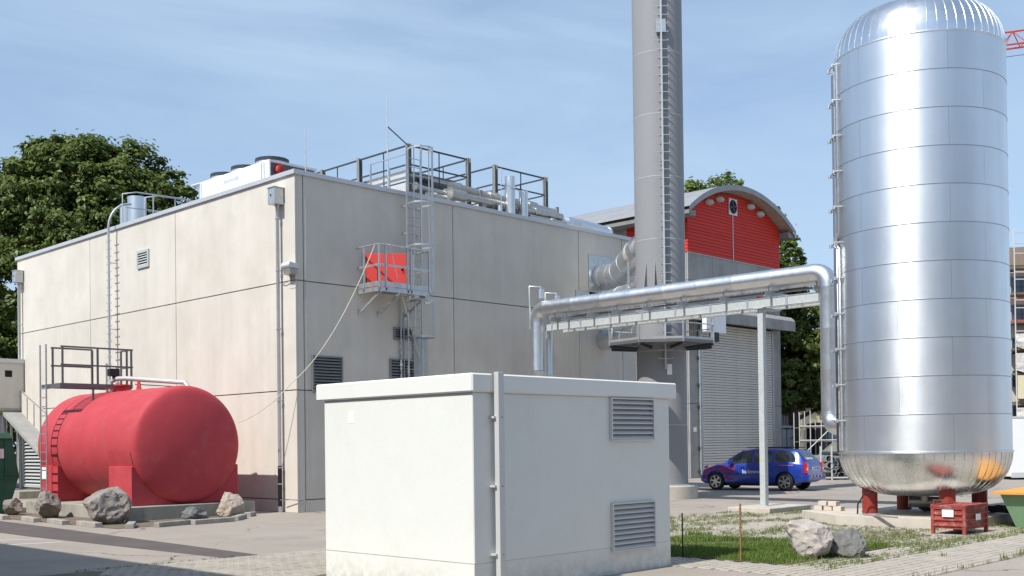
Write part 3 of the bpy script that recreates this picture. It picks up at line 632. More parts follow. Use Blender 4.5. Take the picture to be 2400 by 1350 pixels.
# handrails on top of the ladder (walk-through)
for xx in(xa-.02,):
    for zz in(11.6,11.0): MB().tube([(xx,yy,zz),(xx,1.6,zz)],.02,6).build('walk_rail','galv',cl)
    MB().bar((xx,1.6,10.2),(xx,1.6,11.6),.045).build('walk_post','galv',cl); MB().bar((xx,.6,10.45),(xx,.6,11.3),.045).build('walk_post','galv',cl)
# cable riser and lower pipes beside ladder
cb=empty('cable_riser',(4.0,-.1,3),'bundle of thin pipes and valves beside the foot of the caged ladder','pipe')
MB().tube([(4.05,-.10,3.0),(4.05,-.10,6.8)],.03,8).build('riser','zinc',cb); MB().tube([(4.17,-.10,3.0),(4.17,-.10,6.2)],.022,8).build('riser','zinc',cb)
for zz in(4.6,5.0,5.4): MB().cyl((4.05,-.1,zz),(4.05,-.1,zz+.09),.055,n=8).build('valve','galv',cb)
MB().cyl((4.02,-.14,3.4),(4.02,-.14,3.95),.05,n=10).build('orange_sleeve','orange_cap',cb)
tag(MB().box(4.6,5.2,-.10,-.002,3.0,5.55).build('wall_duct','zinc'),'grey flat duct behind the lower caged ladder','duct')

# --- balcony-side: left skywalk
sw=empty('skywalk',(-2,20.5,4),'pale enclosed concrete footbridge entering the far left end of the hall','footbridge')
MB().box(-7,-.02,20.3,22.4,3.8,5.75).build('bridge_wall','con_warm',sw)
MB().box(-7.05,-.02,20.24,22.46,5.75,5.92).build('roof_edge','coping',sw)
MB().box(-7,-.02,20.27,22.43,3.70,3.80).build('bridge_floor','con_old',sw)
MB().box(-.82,-.52,20.292,20.299,5.14,5.42).build('window','void',sw)
MB().prism([(20.29,4.53),(20.29,3.62),(13.0,.2),(13.0,1.55)],(-.16,0,0),(0,1,0),(0,0,1),(.12,0,0)).build('stair_parapet','con_warm',sw)
MB().prism([(20.29,3.66),(20.29,3.52),(16.3,1.64),(16.3,1.78)],(-.95,0,0),(0,1,0),(0,0,1),(.78,0,0)).build('stair_flight','con_grey',sw)
for yy_ in(19.6,18.9,18.2): MB().bar((-.18,yy_,4.50-.409*(20.29-yy_)),(-.18,yy_,3.64-.469*(20.29-yy_)),.03,.03).build('parapet_rib','zinc',sw)
MB().bar((-.14,20.29,4.55),(-.14,13.0,1.57),.06,.04).build('stair_handrail','zinc',sw)
for k,(yy_,rr) in enumerate([(20.75,.16),(20.35,.055),(20.2,.05)]):
    pipe_thing('foil_downpipe',[(-.75+.2*k,yy_,3.5),(-.75+.2*k,yy_,.9),(-.85+.2*k,yy_+.3,.5),(-.95+.2*k,yy_+.35,.05)],rr,['fat silver lagged pipe under the footbridge','first slim silver pipe under the footbridge','second slim silver pipe under the footbridge, beside the wall grille'][k],'duct')
tag(MB().box(-1.2,-.01,17.9,21.2,0,.3).build('door_step','con_old'),'low concrete step below the tall grille at the left end of the hall','step')

# ================================================================== RED TANK
rk=empty('red_tank',(-3.05,4.2,.4),'big faded red horizontal storage tank on concrete plinth','tank')
TX,TZ,TR=-3.05,2.10,1.715
def revolve_y(prof,n=56):
    vs=[];fs=[]
    for (r,y) in prof:
        for j in range(n):
            t=2*math.pi*j/n; vs.append((TX+r*math.cos(t),y,TZ+r*math.sin(t)))
    for i in range(len(prof)-1):
        for j in range(n): a=i*n+j; b=i*n+(j+1)%n; fs.append((a,b,b+n,a+n))
    return MB().add(vs,fs)
revolve_y([(TR,1.18),(TR+.008,1.20),(TR+.008,1.24),(TR,1.26),(TR,7.3)]).build('shell','red_tank',rk,smooth=45)
def dish(y0,s): return [(TR*a,y0+s*b) for a,b in [(1,0),(.997,.05),(.985,.11),(.962,.165),(.93,.205),(.88,.24),(.8,.28),(.68,.33),(.54,.375),(.4,.41),(.26,.435),(.12,.45),(.0001,.455)]]
revolve_y(dish(1.18,-1)).build('end_dish','red_tank',rk,smooth=60); revolve_y(dish(7.3,1)).build('end_dish','red_tank',rk,smooth=60)
for yw in(2.75,4.25,5.75): revolve_y([(TR,yw-.012),(TR+.006,yw-.006),(TR+.006,yw+.006),(TR,yw+.012)]).build('weld_seam','red_tank',rk,smooth=60)
for ya,yb in((1.12,2.5),(5.95,7.25)):
    s_=MB().box(-4.74,-1.36,ya,yb,.4,1.5); s_.build('saddle','red_tank',rk,bevel=.01)
    a_=MB()
    for t in(0,):
        pr=[(TR+.02,ya),(TR+.02,yb)]
    seg=[];
    for i in range(19):
        t=R(186+i*9.33*1.0); seg.append(t)
    vs=[];fs=[]
    for t in seg:
        for yq in(ya+.02,yb-.02): vs.append((TX+(TR+.015)*math.cos(t),yq,TZ+(TR+.015)*math.sin(t)))
    for i in range(len(seg)-1): a=i*2; fs.append((a,a+1,a+3,a+2))
    MB().add(vs,fs).build('saddle_strap','red_tank',rk,smooth=60)
MB().cyl((TX,5.3,TZ+TR-.05),(TX,5.3,TZ+TR+.16),.36,n=24).build('manhole','red_tank',rk,smooth=40)
MB().cyl((TX,5.3,TZ+TR+.16),(TX,5.3,TZ+TR+.21),.43,n=24).build('manhole_flange','red_tank',rk,smooth=40)
for yy_ in(4.0,):
    MB().prism([(-.16,0),(.16,0),(.07,.28),(-.07,.28)],(TX,yy_,TZ+TR-.02),(0,1,0),(0,0,1),(.03,0,0)).build('lifting_lug','red_tank',rk)
MB().box(-4.752,-4.745,6.75,7.1,1.05,1.45).build('name_plate','sticker',rk)
tag(MB().box(-5.05,-1.02,.72,7.6,0,.39).build('tank_plinth','con_old',bevel=.015),'stained concrete plinth under the red tank','plinth')
# tank ladder and working platform
tl=empty('tank_ladder_platform',(-5,5.6,0),'grey steel ladder and railed working platform over the red tank','platform')
lx=-5.08
for yy_ in(5.92,6.36): MB().tube([(lx,yy_,.02),(lx,yy_,5.25)],.026,8).build('ladder_stile','galv',tl,smooth=50)
z=.25; src=None
while z<3.95:
    if src is None: src=MB().bar((lx,5.92,z),(lx,6.36,z),.03,.035).build('rung','galv',tl); z0=z
    else: inst(src,tl,(0,0,z-z0))
    z+=.28
pf0,pf1,pya,pyb,pz=-5.0,-2.75,5.05,5.75,4.0
MB().bar((pf0,pya,pz-.05),(pf1,pya,pz-.05),.05,.14).build('edge_beam','frame_dark',tl); MB().bar((pf0,pyb,pz-.05),(pf1,pyb,pz-.05),.05,.14).build('edge_beam','frame_dark',tl)
MB().bar((pf0,pya,pz-.05),(pf0,6.4,pz-.05),.05,.14).build('edge_beam','frame_dark',tl)
g_=MB()
for k in range(24): g_.box(pf0+.094*k,pf0+.094*k+.012,pya,pyb,pz-.02,pz+.0)
for k in range(8): g_.box(pf0,pf1,pya+.09*k,pya+.09*k+.012,pz-.02,pz+.002)
o=g_.build('grating','galv',tl); o['kind']='stuff'
for (px,py) in [(pf0+.05,pya),(-3.85,pya),(pf1,pya),(pf1-.15,pya),(pf0+.05,pyb),(-3.7,pyb),(pf1,pyb)]:
    MB().bar((px,py,pz-.1),(px,py,pz+1.12),.055,.05).build('rail_post','frame_dark',tl)
for zz,ww in((pz+1.13,.05),(pz+.58,.05)):
    MB().bar((pf0,pya,zz),(pf1+.05,pya,zz),ww,ww).build('rail','frame_dark',tl); MB().bar((pf0,pyb,zz),(-3.7,pyb,zz),ww,ww).build('rail','frame_dark',tl); MB().bar((pf1,pya,zz),(pf1,pyb,zz),ww,ww).build('rail','frame_dark',tl)
for px in(-4.0,-2.9): MB().bar((px,pya,pz-.1),(px,pya,TZ+math.sqrt(max(0,TR**2-(px-TX)**2))-.02),.05).build('support','frame_dark',tl)
# filler pipe with valve
fp=empty('filler_pipe',(-3.4,4.2,3.9),'silver lagged pipe with black valve head along the tank top','pipe')
MB().tube([(-3.35,5.2,3.75),(-3.35,5.2,4.12),(-3.25,5.05,4.2),(-3.1,4.7,4.2),(-2.42,2.3,3.98),(-2.38,2.15,3.80)],.075,12).build('pipe_run','lag_matt',fp,smooth=50)
MB().box(-3.45,-3.15,5.0,5.25,4.28,4.52).build('valve_head','black',fp,bevel=.03)
MB().cyl((-3.3,5.12,4.1),(-3.3,5.12,4.3),.05,n=10).build('valve_stem','black',fp)
MB().tube([(-3.4,5.4,3.8),(-3.4,5.4,4.7)],.03,8).build('vent_tube','zinc',fp)
MB().tube([(-3.0,4.3,4.0),(-2.5,2.3,3.84)],.014,6).build('conduit','black',fp)

# --- boulders
def boulder(cx,cy,sx,sy,sz,seed,material,label,name='boulder',zoff=.0,rz=0,group=None,flat=15):
    bm=bmesh.new(); bmesh.ops.create_icosphere(bm,subdivisions=5,radius=1)
    rs=random.Random(seed); planes=[]
    for _ in range(flat):
        v=Vector((rs.gauss(0,1),rs.gauss(0,1),rs.gauss(.2,.8))).normalized(); planes.append((v,rs.uniform(.52,.82)))
    for v in bm.verts:
        p=v.co.copy()
        for (n_,d_) in planes:
            k=p.dot(n_)
            if k>d_: p-=n_*(k-d_)*.93
        q=p*1.0
        s_=noise.noise(q*1.7+Vector((seed,0,0)))*.09-abs(noise.noise(q*2.6+Vector((0,seed,0))))*.16-abs(noise.noise(q*7+Vector((0,0,seed))))*.07+noise.noise(q*16)*.022
        p=p*(1+s_)
        v.co=Vector((p.x*sx,p.y*sy,p.z*sz))
    bmesh.ops.rotate(bm,verts=bm.verts,cent=(0,0,0),matrix=Matrix.Rotation(rz,3,'Z'))
    zmin=min(v.co.z for v in bm.verts)
    for v in bm.verts:
        v.co.z-=zmin+sz*.22
        if v.co.z<-.05: v.co.z=-.05
    me=bpy.data.meshes.new(name); bm.to_mesh(me); bm.free(); me.materials.append(M[material])
    me.polygons.foreach_set('use_smooth',[True]*len(me.polygons)); me.set_sharp_from_angle(angle=R(28))
    o=bpy.data.objects.new(name,me); COL.objects.link(o); o.location=(cx,cy,zoff); return tag(o,label,'boulder',group)
GB='boulders round the red tank plinth'
boulder(-5.75,6.9,.40,.44,.28,3,'rock_g','small purplish grey boulder farthest left by the green skip',group=GB,zoff=.06)
boulder(-5.72,4.35,.56,.64,.44,12,'rock_g','medium grey boulder at the foot of the tank ladder',group=GB,zoff=.05)
boulder(-5.85,.55,.72,.84,.62,21,'rock_g','largest rough grey boulder in front of the red saddle',group=GB,zoff=.02)
boulder(-3.85,-.75,.62,.42,.27,33,'rock_d','flat dark boulder lying right of the biggest one',group=GB,rz=R(25),zoff=.03)
boulder(-2.25,.18,.46,.42,.44,44,'rock_p','pale brown pointed boulder nearest the hall wall',group=GB,zoff=.02)
def kerb(x,y,ang,l,label,h=.13,m_='kerb'):
    a=R(ang); d=Vector((math.cos(a),math.sin(a),0)); p=Vector((x,y,h/2-.005))
    o=MB().bar(p-d*l/2,p+d*l/2,.2,h).build('kerb_block',m_,bevel=.012); tag(o,label,'kerb block','loose kerb blocks round the red tank')
kk=[(-6.7,5.3,82,1.25,'kerb block farthest left, before the small boulder'),(-6.62,3.35,83,1.25,'second kerb block from the left'),(-6.58,1.65,84,1.25,'third kerb block from the left, before the medium boulder'),(-6.5,-.05,86,1.3,'fourth kerb block, before the left side of the biggest boulder'),
 (-6.0,-1.35,60,1.0,'kerb block directly before the biggest boulder'),(-5.0,-1.75,15,1.25,'long low kerb block right of the biggest boulder'),(-3.9,-1.75,8,1.3,'pale kerb block before the flat dark boulder'),(-2.7,-1.1,45,1.0,'dark sided kerb block before the pointed boulder'),(-1.75,-.15,40,.5,'short kerb block nearest the hall wall')]
for a in kk: kerb(*a)
tag(MB().add([(-6.5,-1.6,.008),(-3.0,-1.5,.008),(-1.5,.2,.008),(-1.2,.7,.008),(-5.1,.7,.008),(-5.2,8.2,.008),(-6.7,8.2,.008)],[(0,1,2,3,4,5,6)]).build('soil_strip','soil'),'bare soil between kerb blocks and tank plinth',kind='structure')

# ================================================================== KIOSK
ki=empty('transformer_kiosk',(-6.9,-15.5,0),'white rendered transformer kiosk with flat cap in the foreground','kiosk')
kx0,kx1,ky0,ky1=-9.10,-4.70,-17.21,-13.9
MB().box(kx0,kx1,ky0,ky1,.40,2.70).build('wall','stucco',ki,bevel=.012)
MB().box(kx0+.004,kx1-.004,ky0+.004,ky1-.004,-.05,.40).build('plinth','stucco',ki)
MB().box(kx0-.05,kx1+.15,ky0-.05,ky1+.15,2.70,2.955).build('roof_cap','kcap',ki,bevel=.02)
louvre(ki,(-6.23,ky0),(1,0),2.03,2.69,1.07,(0,-1),8,frame_w=.022,mat_f='alu_light',mat_s='alu_light',depth=.045,back='post_grey')
louvre(ki,(-6.23,ky0),(1,0),.34,1.08,1.07,(0,-1),9,frame_w=.022,mat_f='alu_light',mat_s='alu_light',depth=.045,back='post_grey')
dp=MB().box(-8.76,-8.65,ky0-.15,ky0-.065,-.02,2.975).build('rain_channel','alu_light',ki,bevel=.004)
for zz in(2.35,1.42,.5):
    MB().box(-8.80,-8.60,ky0-.10,ky0-.002,zz,zz+.03).build('channel_bracket','alu_light',dp); MB().cyl((-8.70,ky0-.151,zz+.015),(-8.70,ky0-.157,zz+.015),.012,n=8).build('screw','post_grey',dp)
MB().box(-8.80,-8.60,ky0-.064,ky0-.052,2.71,2.95).build('gutter_mouth','zinc',dp)
MB().box(kx0-.0025,kx0-.0005,-14.66,-14.50,2.34,2.52).build('number_sticker','sticker',ki)

# ================================================================== CHIMNEY
CX,CY,CR=12.5,-4.4,.885
ch=empty('steel_chimney',(CX,CY,0),'tall grey steel chimney with rung ladder and ring gallery','chimney')
MB().lathe(CX,CY,[(1.22,-.02),(1.22,.44),(1.19,.47),(.0,.47)],48).build('concrete_base','con_pad',ch,smooth=40)
MB().lathe(CX,CY,[(CR+.10,.47),(CR+.10,.51),(CR,.51)],48).build('base_flange','galv_dull',ch,smooth=40)
zz=[.5,2.6,5.2,7.0,9.12,11.32,13.52,15.72,17.92,20.12,22.3,24.5,26.7,28.9,31.1]
for a,b in zip(zz[:-1],zz[1:]):
    MB().lathe(CX,CY,[(CR,a),(CR,b)],72).build('shell_section','chim',ch,smooth=60)
    MB().lathe(CX,CY,[(CR,b-.012),(CR+.004,b-.008),(CR+.004,b+.008),(CR,b+.012)],72).build('weld_seam','chim_seam',ch,smooth=60)
MB().lathe(CX,CY,[(CR,zz[-1]),(CR-.05,zz[-1]),(CR-.05,zz[-1]-1)],48).build('mouth','void',ch)
tocam=math.degrees(math.atan2(-27.727-CY,-19.158-CX))
la=R(tocam+8); rad=Vector((math.cos(la),math.sin(la),0)); tan=Vector((-rad.y,rad.x,0)); c0=Vector((CX,CY,0))
MB().bar(c0+rad*(CR+.10)+Vector((0,0,4.55)),c0+rad*(CR+.10)+Vector((0,0,31)),.17,.05,tan).build('ladder_rail','galv_dull',ch)
z=4.9; src=None
while z<19.2:
    if src is None:
        p=c0+rad*(CR+.17)+Vector((0,0,z)); src=MB().bar(p-tan*.24,p+tan*.24,.022).bar(p-tan*.24,p-tan*.24+Vector((0,0,.05)),.02).bar(p+tan*.24,p+tan*.24+Vector((0,0,.05)),.02).build('rung','galv',ch); z0=z
    else: inst(src,ch,(0,0,z-z0))
    z+=.30
z=5.1
while z<19:
    p=c0+rad*CR+Vector((0,0,z)); MB().bar(p,p+rad*.06,.12,.05).build('rail_bracket','chim',ch); z+=2.2
MB().prism([(-.17,16.3),(.17,16.3),(.17,16.75),(-.17,16.75)],c0+rad*(CR+.02),tan,(0,0,1),rad*.16).build('sensor_box','galv',ch,bevel=.01)
for dt in(-33,-12):
    t=R(tocam+dt); rd=Vector((math.cos(t),math.sin(t),0)); tn=Vector((-rd.y,rd.x,0))
    MB().prism([(CR-.01,7.3),(CR+.20,7.3),(CR-.01,8.4)],c0-tn*.012,rd,(0,0,1),tn*.024).build('gusset','chim',ch)
# gallery
GR,GZ=1.80,5.52
pl=MB(); n=8
ring=[(GR/math.cos(math.pi/n)*math.cos(R(tocam+22.5+45*k)),GR/math.cos(math.pi/n)*math.sin(R(tocam+22.5+45*k))) for k in range(n)]
inner=[(1.0*math.cos(R(tocam+22.5+45*k)),1.0*math.sin(R(tocam+22.5+45*k))) for k in range(n)]
for k in range(n):
    a,b=Vector(ring[k]),Vector(ring[(k+1)%n]); c_,d_=Vector(inner[k]),Vector(inner[(k+1)%n])
    q=[(CX+v.x,CY+v.y) for v in (a,b,d_,c_)]
    dk=MB().add([(x,y,GZ-.03) for x,y in q]+[(x,y,GZ) for x,y in q],[(0,1,2,3),(7,6,5,4),(0,4,5,1),(1,5,6,2),(2,6,7,3),(3,7,4,0)]); dk.build('deck_plate','frame_dark',ch)
    A,B=Vector((CX+a.x,CY+a.y,0)),Vector((CX+b.x,CY+b.y,0))
    MB().bar(A+Vector((0,0,GZ-.05)),B+Vector((0,0,GZ-.05)),.04,.10).build('ring_beam','frame_dark',ch)
    MB().bar(A+Vector((0,0,GZ+.05)),B+Vector((0,0,GZ+.05)),.01,.08).build('toe_board','zinc',ch)
    MB().bar(A+Vector((0,0,GZ-.1)),A+Vector((0,0,GZ+1.12)),.05).build('rail_post','galv',ch)
    for hz in(.55,1.1): MB().tube([A+Vector((0,0,GZ+hz)),B+Vector((0,0,GZ+hz))],.02,6).build('rail','galv',ch)
    MB().bar(A+Vector((0,0,GZ-.12)),c0+(A-c0)*.47+Vector((0,0,GZ-.2)),.06,.1).build('cantilever','dark_steel',ch)
MB().lathe(CX,CY,[(CR+.0,GZ-.10),(CR+.16,GZ-.10),(CR+.16,GZ),(CR,GZ)],48).build('collar_ring','chim',ch,smooth=40)
MB().prism([(-.11,4.35),(.06,4.35),(.06,4.72),(-.11,4.72)],c0+Vector((math.cos(la+.2),math.sin(la+.2),0))*(CR+.01),tan,(0,0,1),rad*.03).build('type_plate','sticker',ch)
# flue ducts hall -> chimney
def duct_thing(pts,r,label,rings,foil=None):
    e=empty('flue_duct',pts[0],label,'duct','lagged flue ducts from the hall to the chimney'); P=[Vector(p) for p in pts]
    for a,b in zip(P[:-1],P[1:]): MB().cyl(a,b,r,n=28).build('duct_section','duct',e,smooth=40)
    for p in P[1:-1]:
        s_=MB(); bm=bmesh.new(); bmesh.ops.create_uvsphere(bm,u_segments=28,v_segments=14,radius=r*1.0); vs=[v.co+p for v in bm.verts]; fs=[[v.index for v in f.verts] for f in bm.faces]; bm.free(); s_.add(vs,fs).build('duct_elbow','duct',e,smooth=60)
    for (i,t) in rings:
        a,b=P[i],P[i+1]; c_=a.lerp(b,t); d_=(b-a).normalized(); MB().cyl(c_-d_*.02,c_+d_*.02,r+.014,n=28).build('duct_band','galv',e,smooth=40)
    if foil:
        i,t0,t1=foil; a,b=P[i],P[i+1]; MB().tube([a.lerp(b,t0),a.lerp(b,(t0+t1)/2),a.lerp(b,t1)],[r*.90,r*1.05,r*.9],24).build('foil_collar','foil',e,smooth=60)
    return e
duct_thing([(14.45,.0,8.55),(14.2,-1.15,8.5),(13.1,-3.1,9.2)],.50,'upper silver flue duct bending up from the hall wall to the chimney',[(0,.35),(0,.75),(1,.12),(1,.45)],(1,.62,.98))
tag(MB().cyl((13.25,-2.9,9.12),(12.6,-4.2,9.75),.40,n=28).build('chimney_branch','chim',smooth=40),'grey painted branch pipe joining the chimney from the upper flue duct','duct')
tag(MB().prism([(13.75,7.85),(15.2,7.85),(15.2,9.42),(13.75,9.42)],(0,-.002,0),(1,0,0),(0,0,1),(0,-.03,0)).build('wall_plate','galv'),'square zinc wall plate behind the upper flue duct','plate')
duct_thing([(13.75,0,7.25),(13.5,-1.0,7.3),(12.7,-3.7,7.45)],.50,'lower silver flue duct crossing level behind the pipe bridge',[(0,.5),(1,.1),(1,.3),(1,.55),(1,.75)],(1,.36,.5))
tag(MB().prism([(12.95,6.5),(14.5,6.5),(14.5,7.95),(12.95,7.95)],(0,-.002,0),(1,0,0),(0,0,1),(0,-.03,0)).build('wall_plate','galv'),'square zinc wall plate behind the lower flue duct','plate')
duct_thing([(14.6,0,6.1),(14.2,-1.3,6.0),(13.0,-3.7,6.1)],.40,'lowest flue duct half hidden under the chimney gallery',[(1,.2),(1,.6)])
sl_=empty('short_access_ladder',(11.6,-3.6,6.5),'short ladder left of the chimney between the flue ducts','ladder')
for k in(0,.34): MB().bar((12.0+k*.7,-3.4+k*.7,7.0),(12.0+k*.7,-3.4+k*.7,8.55),.04).build('stile','galv',sl_)
for k in range(6): MB().bar((12.0,-3.4,7.1+.25*k),(12.238,-3.162,7.1+.25*k),.025).build('rung','galv',sl_)

# ================================================================== GARAGE
ga=empty('red_gabled_hall',(35,8,0),'concrete hall with red clad gable and barrel roof','building')
GX0,GX1,GY,GD=30.5,40.15,7.0,26.0
zcon=12.45
cxm=(GX0+GX1)/2; hw=(GX1-GX0)/2
ZE,ZP=14.55,16.30    # arc spring and crown (underside of roof)
def arcz(x,spr=ZE,crn=ZP,c=cxm,w=hw+.45):
    rise=crn-spr; Rr=(w*w+rise*rise)/(2*rise); return crn-Rr+math.sqrt(max(0,Rr*Rr-(x-c)**2))
# core
MB().box(GX0+.1,GX1-.1,GY+.1,GY+GD,0,zcon).build('inner_wall','con_core',ga)
# concrete panels beside and above the door
DX0,DX1,DZ=31.55,39.0,8.3
fr_=[]
for (a,b,z0,z1) in [(GX0,DX0-.1,0,4.1),(GX0,DX0-.1,4.1,8.7),(DX1+.05,GX1,0,4.1),(DX1+.05,GX1,4.1,8.7)]+[(GX0+i*(GX1-GX0)/4,GX0+(i+1)*(GX1-GX0)/4,z0,z1) for i in range(4) for z0,z1 in((8.7,10.9),(10.9,zcon))]:
    MB().box(a+.012,b-.012,GY,GY+.099,z0+.012,z1-.012).build('concrete_panel','con_grey',ga,bevel=.006)
for z0,z1 in((0,4.1),(4.1,8.7),(8.7,zcon)):
    for i in range(4): MB().box(GX0,GX0+.099,GY+.11+i*6.4,GY+.10+i*6.4+6.38,z0+.012,z1-.012).build('concrete_panel','con_grey',ga)
MB().box(GX0+.0,GX0+.09,GY+4.2,GY+GD,zcon+.01,ZE+.25).build('concrete_panel','con_grey',ga)
# red boards on gable
bh=.185; z=zcon; 
bk=MB(); xsn=[GX0+(GX1-GX0)*i/24 for i in range(25)]
bk.prism([(GX0+.05,zcon)]+[(GX1-.05,zcon)]+[(x,arcz(x)) for x in reversed([max(GX0+.05,min(GX1-.05,q)) for q in xsn])],(0,GY+.06,0),(1,0,0),(0,0,1),(0,.3,0)); bk.build('gable_backing','con_core',ga)
while z<ZP-.05:
    z1=z+bh-.014
    def xlim(zz):
        lo,hi=GX0,GX1
        if zz>arcz(GX0):
            w=hw+.45; rise=ZP-ZE; Rr=(w*w+rise*rise)/(2*rise); k=Rr*Rr-(zz-(ZP-Rr))**2
            if k<=0: return None
            lo,hi=cxm-math.sqrt(k),cxm+math.sqrt(k)
        return max(lo,GX0),min(hi,GX1)
    l0=xlim(z); l1=xlim(z1)
    if l0 is None: break
    if l1 is None: l1=(cxm-.2,cxm+.2); z1=z+bh*.5
    vs=[(l0[0],GY-.035,z),(l0[1],GY-.035,z),(l1[1],GY-.012,z1),(l1[0],GY-.012,z1),(l0[0],GY+.059,z),(l0[1],GY+.059,z),(l1[1],GY+.059,z1),(l1[0],GY+.059,z1)]
    MB().add(vs,[(0,1,2,3),(4,7,6,5),(0,4,5,1),(3,2,6,7),(0,3,7,4),(1,5,6,2)]).build('cladding_board','red_board',ga)
    if z<14.6:
        MB().add([(GX0-.035,GY-.03,z),(GX0-.012,GY-.03,z1),(GX0-.012,GY+4.2,z1),(GX0-.035,GY+4.2,z),(GX0+.06,GY-.03,z),(GX0+.06,GY-.03,z1),(GX0+.06,GY+4.2,z1),(GX0+.06,GY+4.2,z)],[(0,1,2,3),(4,7,6,5),(0,3,7,4),(1,5,6,2),(0,4,5,1),(3,2,6,7)]).build('cladding_board','red_board',ga)
    z+=bh
MB().box(GX0-.04,GX1+.04,GY-.045,GY,zcon-.05,zcon-.01).build('drip_strip','zinc',ga)
MB().box(34.95,35.0,GY-.06,GY-.035,zcon,15.05).build('conduit','alu_light',ga)
# barrel roof: standing seam panels
nseg=30; x0r,x1r=GX0-.85,GX1+.75; rt_=.32; yf=GY-.75
def roofz(x): return arcz(x,ZE-.12,ZP+.02,cxm,(x1r-x0r)/2)
P_=[(x0r+(x1r-x0r)*i/nseg) for i in range(nseg+1)]
for a,b in zip(P_[:-1],P_[1:]):
    za,zb=roofz(a),roofz(b)
    vs=[(a,yf,za),(b,yf,zb),(b,yf,zb+rt_),(a,yf,za+rt_),(a,GY+GD,za),(b,GY+GD,zb),(b,GY+GD,zb+rt_),(a,GY+GD,za+rt_)]
    pnl=MB().add(vs,[(0,1,2,3),(5,4,7,6),(3,2,6,7)])
    pnl.build('roof_sheet','roof_zinc',ga)
sf=MB()
for a,b in zip(P_[:-1],P_[1:]):
    za,zb=roofz(a)-.006,roofz(b)-.006; sf.add([(a,yf+.02,za),(b,yf+.02,zb),(b,GY+GD,zb),(a,GY+GD,za)],[(0,1,2,3)])
sf.build('soffit','wood',ga)
for xx in(x0r,x1r):
    zz_=roofz(xx); MB().box(xx-.16,xx+.10,yf-.1,GY+GD,zz_-.10,zz_+.10).build('eaves_gutter','post_grey',ga)
    MB().prism([(0,-.05),(.75*(1 if xx==x0r else -1),-.02),(.75*(1 if xx==x0r else -1),.32),(0,.1)],(xx,yf+.1,zz_-.1),(1,0,0),(0,0,1),(0,GD,0)).build('eaves_box','post_grey',ga)
# vent fan in gable
fn=MB().box(34.55,35.4,GY-.09,GY-.03,15.05,16.0).build('fan_frame','alu_light',ga)
MB().tube([(34.975,GY-.10,15.53),(34.975,GY-.10,15.53)],.01,4) 
def disc_y(cx,cz,y,rx,rz_,n=24): return MB().prism([(cx+rx*math.cos(2*math.pi*i/n),cz+rz_*math.sin(2*math.pi*i/n)) for i in range(n)],(0,y,0),(1,0,0),(0,0,1),(0,-.012,0))
disc_y(34.975,15.53,GY-.092,.38,.40).build('fan_opening','void',fn)
for k in range(4):
    t=R(k*90+20); MB().prism([(0,-.03),(.34,-.10),(.34,.04),(0,.03)],(34.975,GY-.11,15.53),(math.cos(t),0,math.sin(t)),(-math.sin(t),0,math.cos(t)),(0,-.01,0)).build('fan_blade','fan_dark',fn)
for (xx,lb) in [(32.55,'leftmost of the rounded nest boxes under the arched eave'),(33.6,'second rounded nest box, just left of the gable fan'),(36.85,'third rounded nest box, just right of the gable fan'),(37.9,'rightmost of the rounded nest boxes under the arched eave')]:
    zt=min(arcz(xx-.3),arcz(xx+.3))-.08
    e=empty('nest_box',(xx,GY-.2,zt),lb,'nest box','nest boxes under the arched eave')
    bmm=bmesh.new(); bmesh.ops.create_uvsphere(bmm,u_segments=18,v_segments=10,radius=1); vs=[(xx+v.co.x*.38,GY-.04+min(0,v.co.y)*.28,zt-.20+v.co.z*(.20 if v.co.z<0 else .16)) for v in bmm.verts]; fs=[[v.index for v in f.verts] for f in bmm.faces]; bmm.free()
    MB().add(vs,fs).build('cup','nest',e,smooth=50); disc_y(xx+.2,zt-.14,GY-.285,.06,.06,12).build('entrance_hole','void',e)
# canopy, roller door
MB().prism([(GY-1.2,8.55),(GY-1.2,9.15),(GY-.95,9.4),(GY,9.62),(GY,8.72)],(29.9,0,0),(0,1,0),(0,0,1),(9.95,0,0)).build('door_canopy','con_grey',ga,bevel=.01)
rd=MB().box(DX0-.1,DX0+.06,GY-.12,GY-.002,0,8.6).box(DX1-.02,DX1+.16,GY-.12,GY-.002,0,8.6).build('roller_door','zinc',ga)
MB().box(DX0+.06,DX1-.02,GY-.015,GY-.005,0,8.7).build('door_backing','void',rd)
z=0; ph=8.6/58; src=None
while z<8.6-.01:
    if src is None:
        src=MB().add([(DX0+.06,GY-.05,z+.012),(DX0+.06,GY-.068,z+.05),(DX0+.06,GY-.068,z+ph-.045),(DX0+.06,GY-.05,z+ph-.012),(DX0+.06,GY-.02,z+ph-.012),(DX0+.06,GY-.02,z+.012)]+[(DX1-.02,GY-.05,z+.012),(DX1-.02,GY-.068,z+.05),(DX1-.02,GY-.068,z+ph-.045),(DX1-.02,GY-.05,z+ph-.012),(DX1-.02,GY-.02,z+ph-.012),(DX1-.02,GY-.02,z+.012)],
            [(0,1,7,6),(1,2,8,7),(2,3,9,8),(3,4,10,9),(4,5,11,10),(5,0,6,11),(0,5,4,3,2,1),(6,7,8,9,10,11)]).build('door_slat','door_slat',rd)
    else: inst(src,rd,(0,0,z))
    z+=ph
for zq in(.3,1.6,3.9,5.1,6.6,7.6): MB().box(31.2,31.48,GY-.12,GY-.004,zq,zq+.12).build('hinge_bracket','dark_steel',ga)
MB().cyl((31.35,GY-.1,.2),(31.35,GY-.1,8.2),.06,n=10).build('guide_pipe','galv',ga,smooth=40)
MB().box(30.85,31.1,GY-.02,GY-.002,2.55,2.8).build('door_sign','sticker',ga)
MB().box(37.5,38.2,GY-.02,GY-.002,9.7,10.6).build('red_panel','red_board',ga,label='small red panel above the canopy')
e=empty('motor_box',(31.2,5.8,8),'white box with black bracket at the left end of the canopy','box')
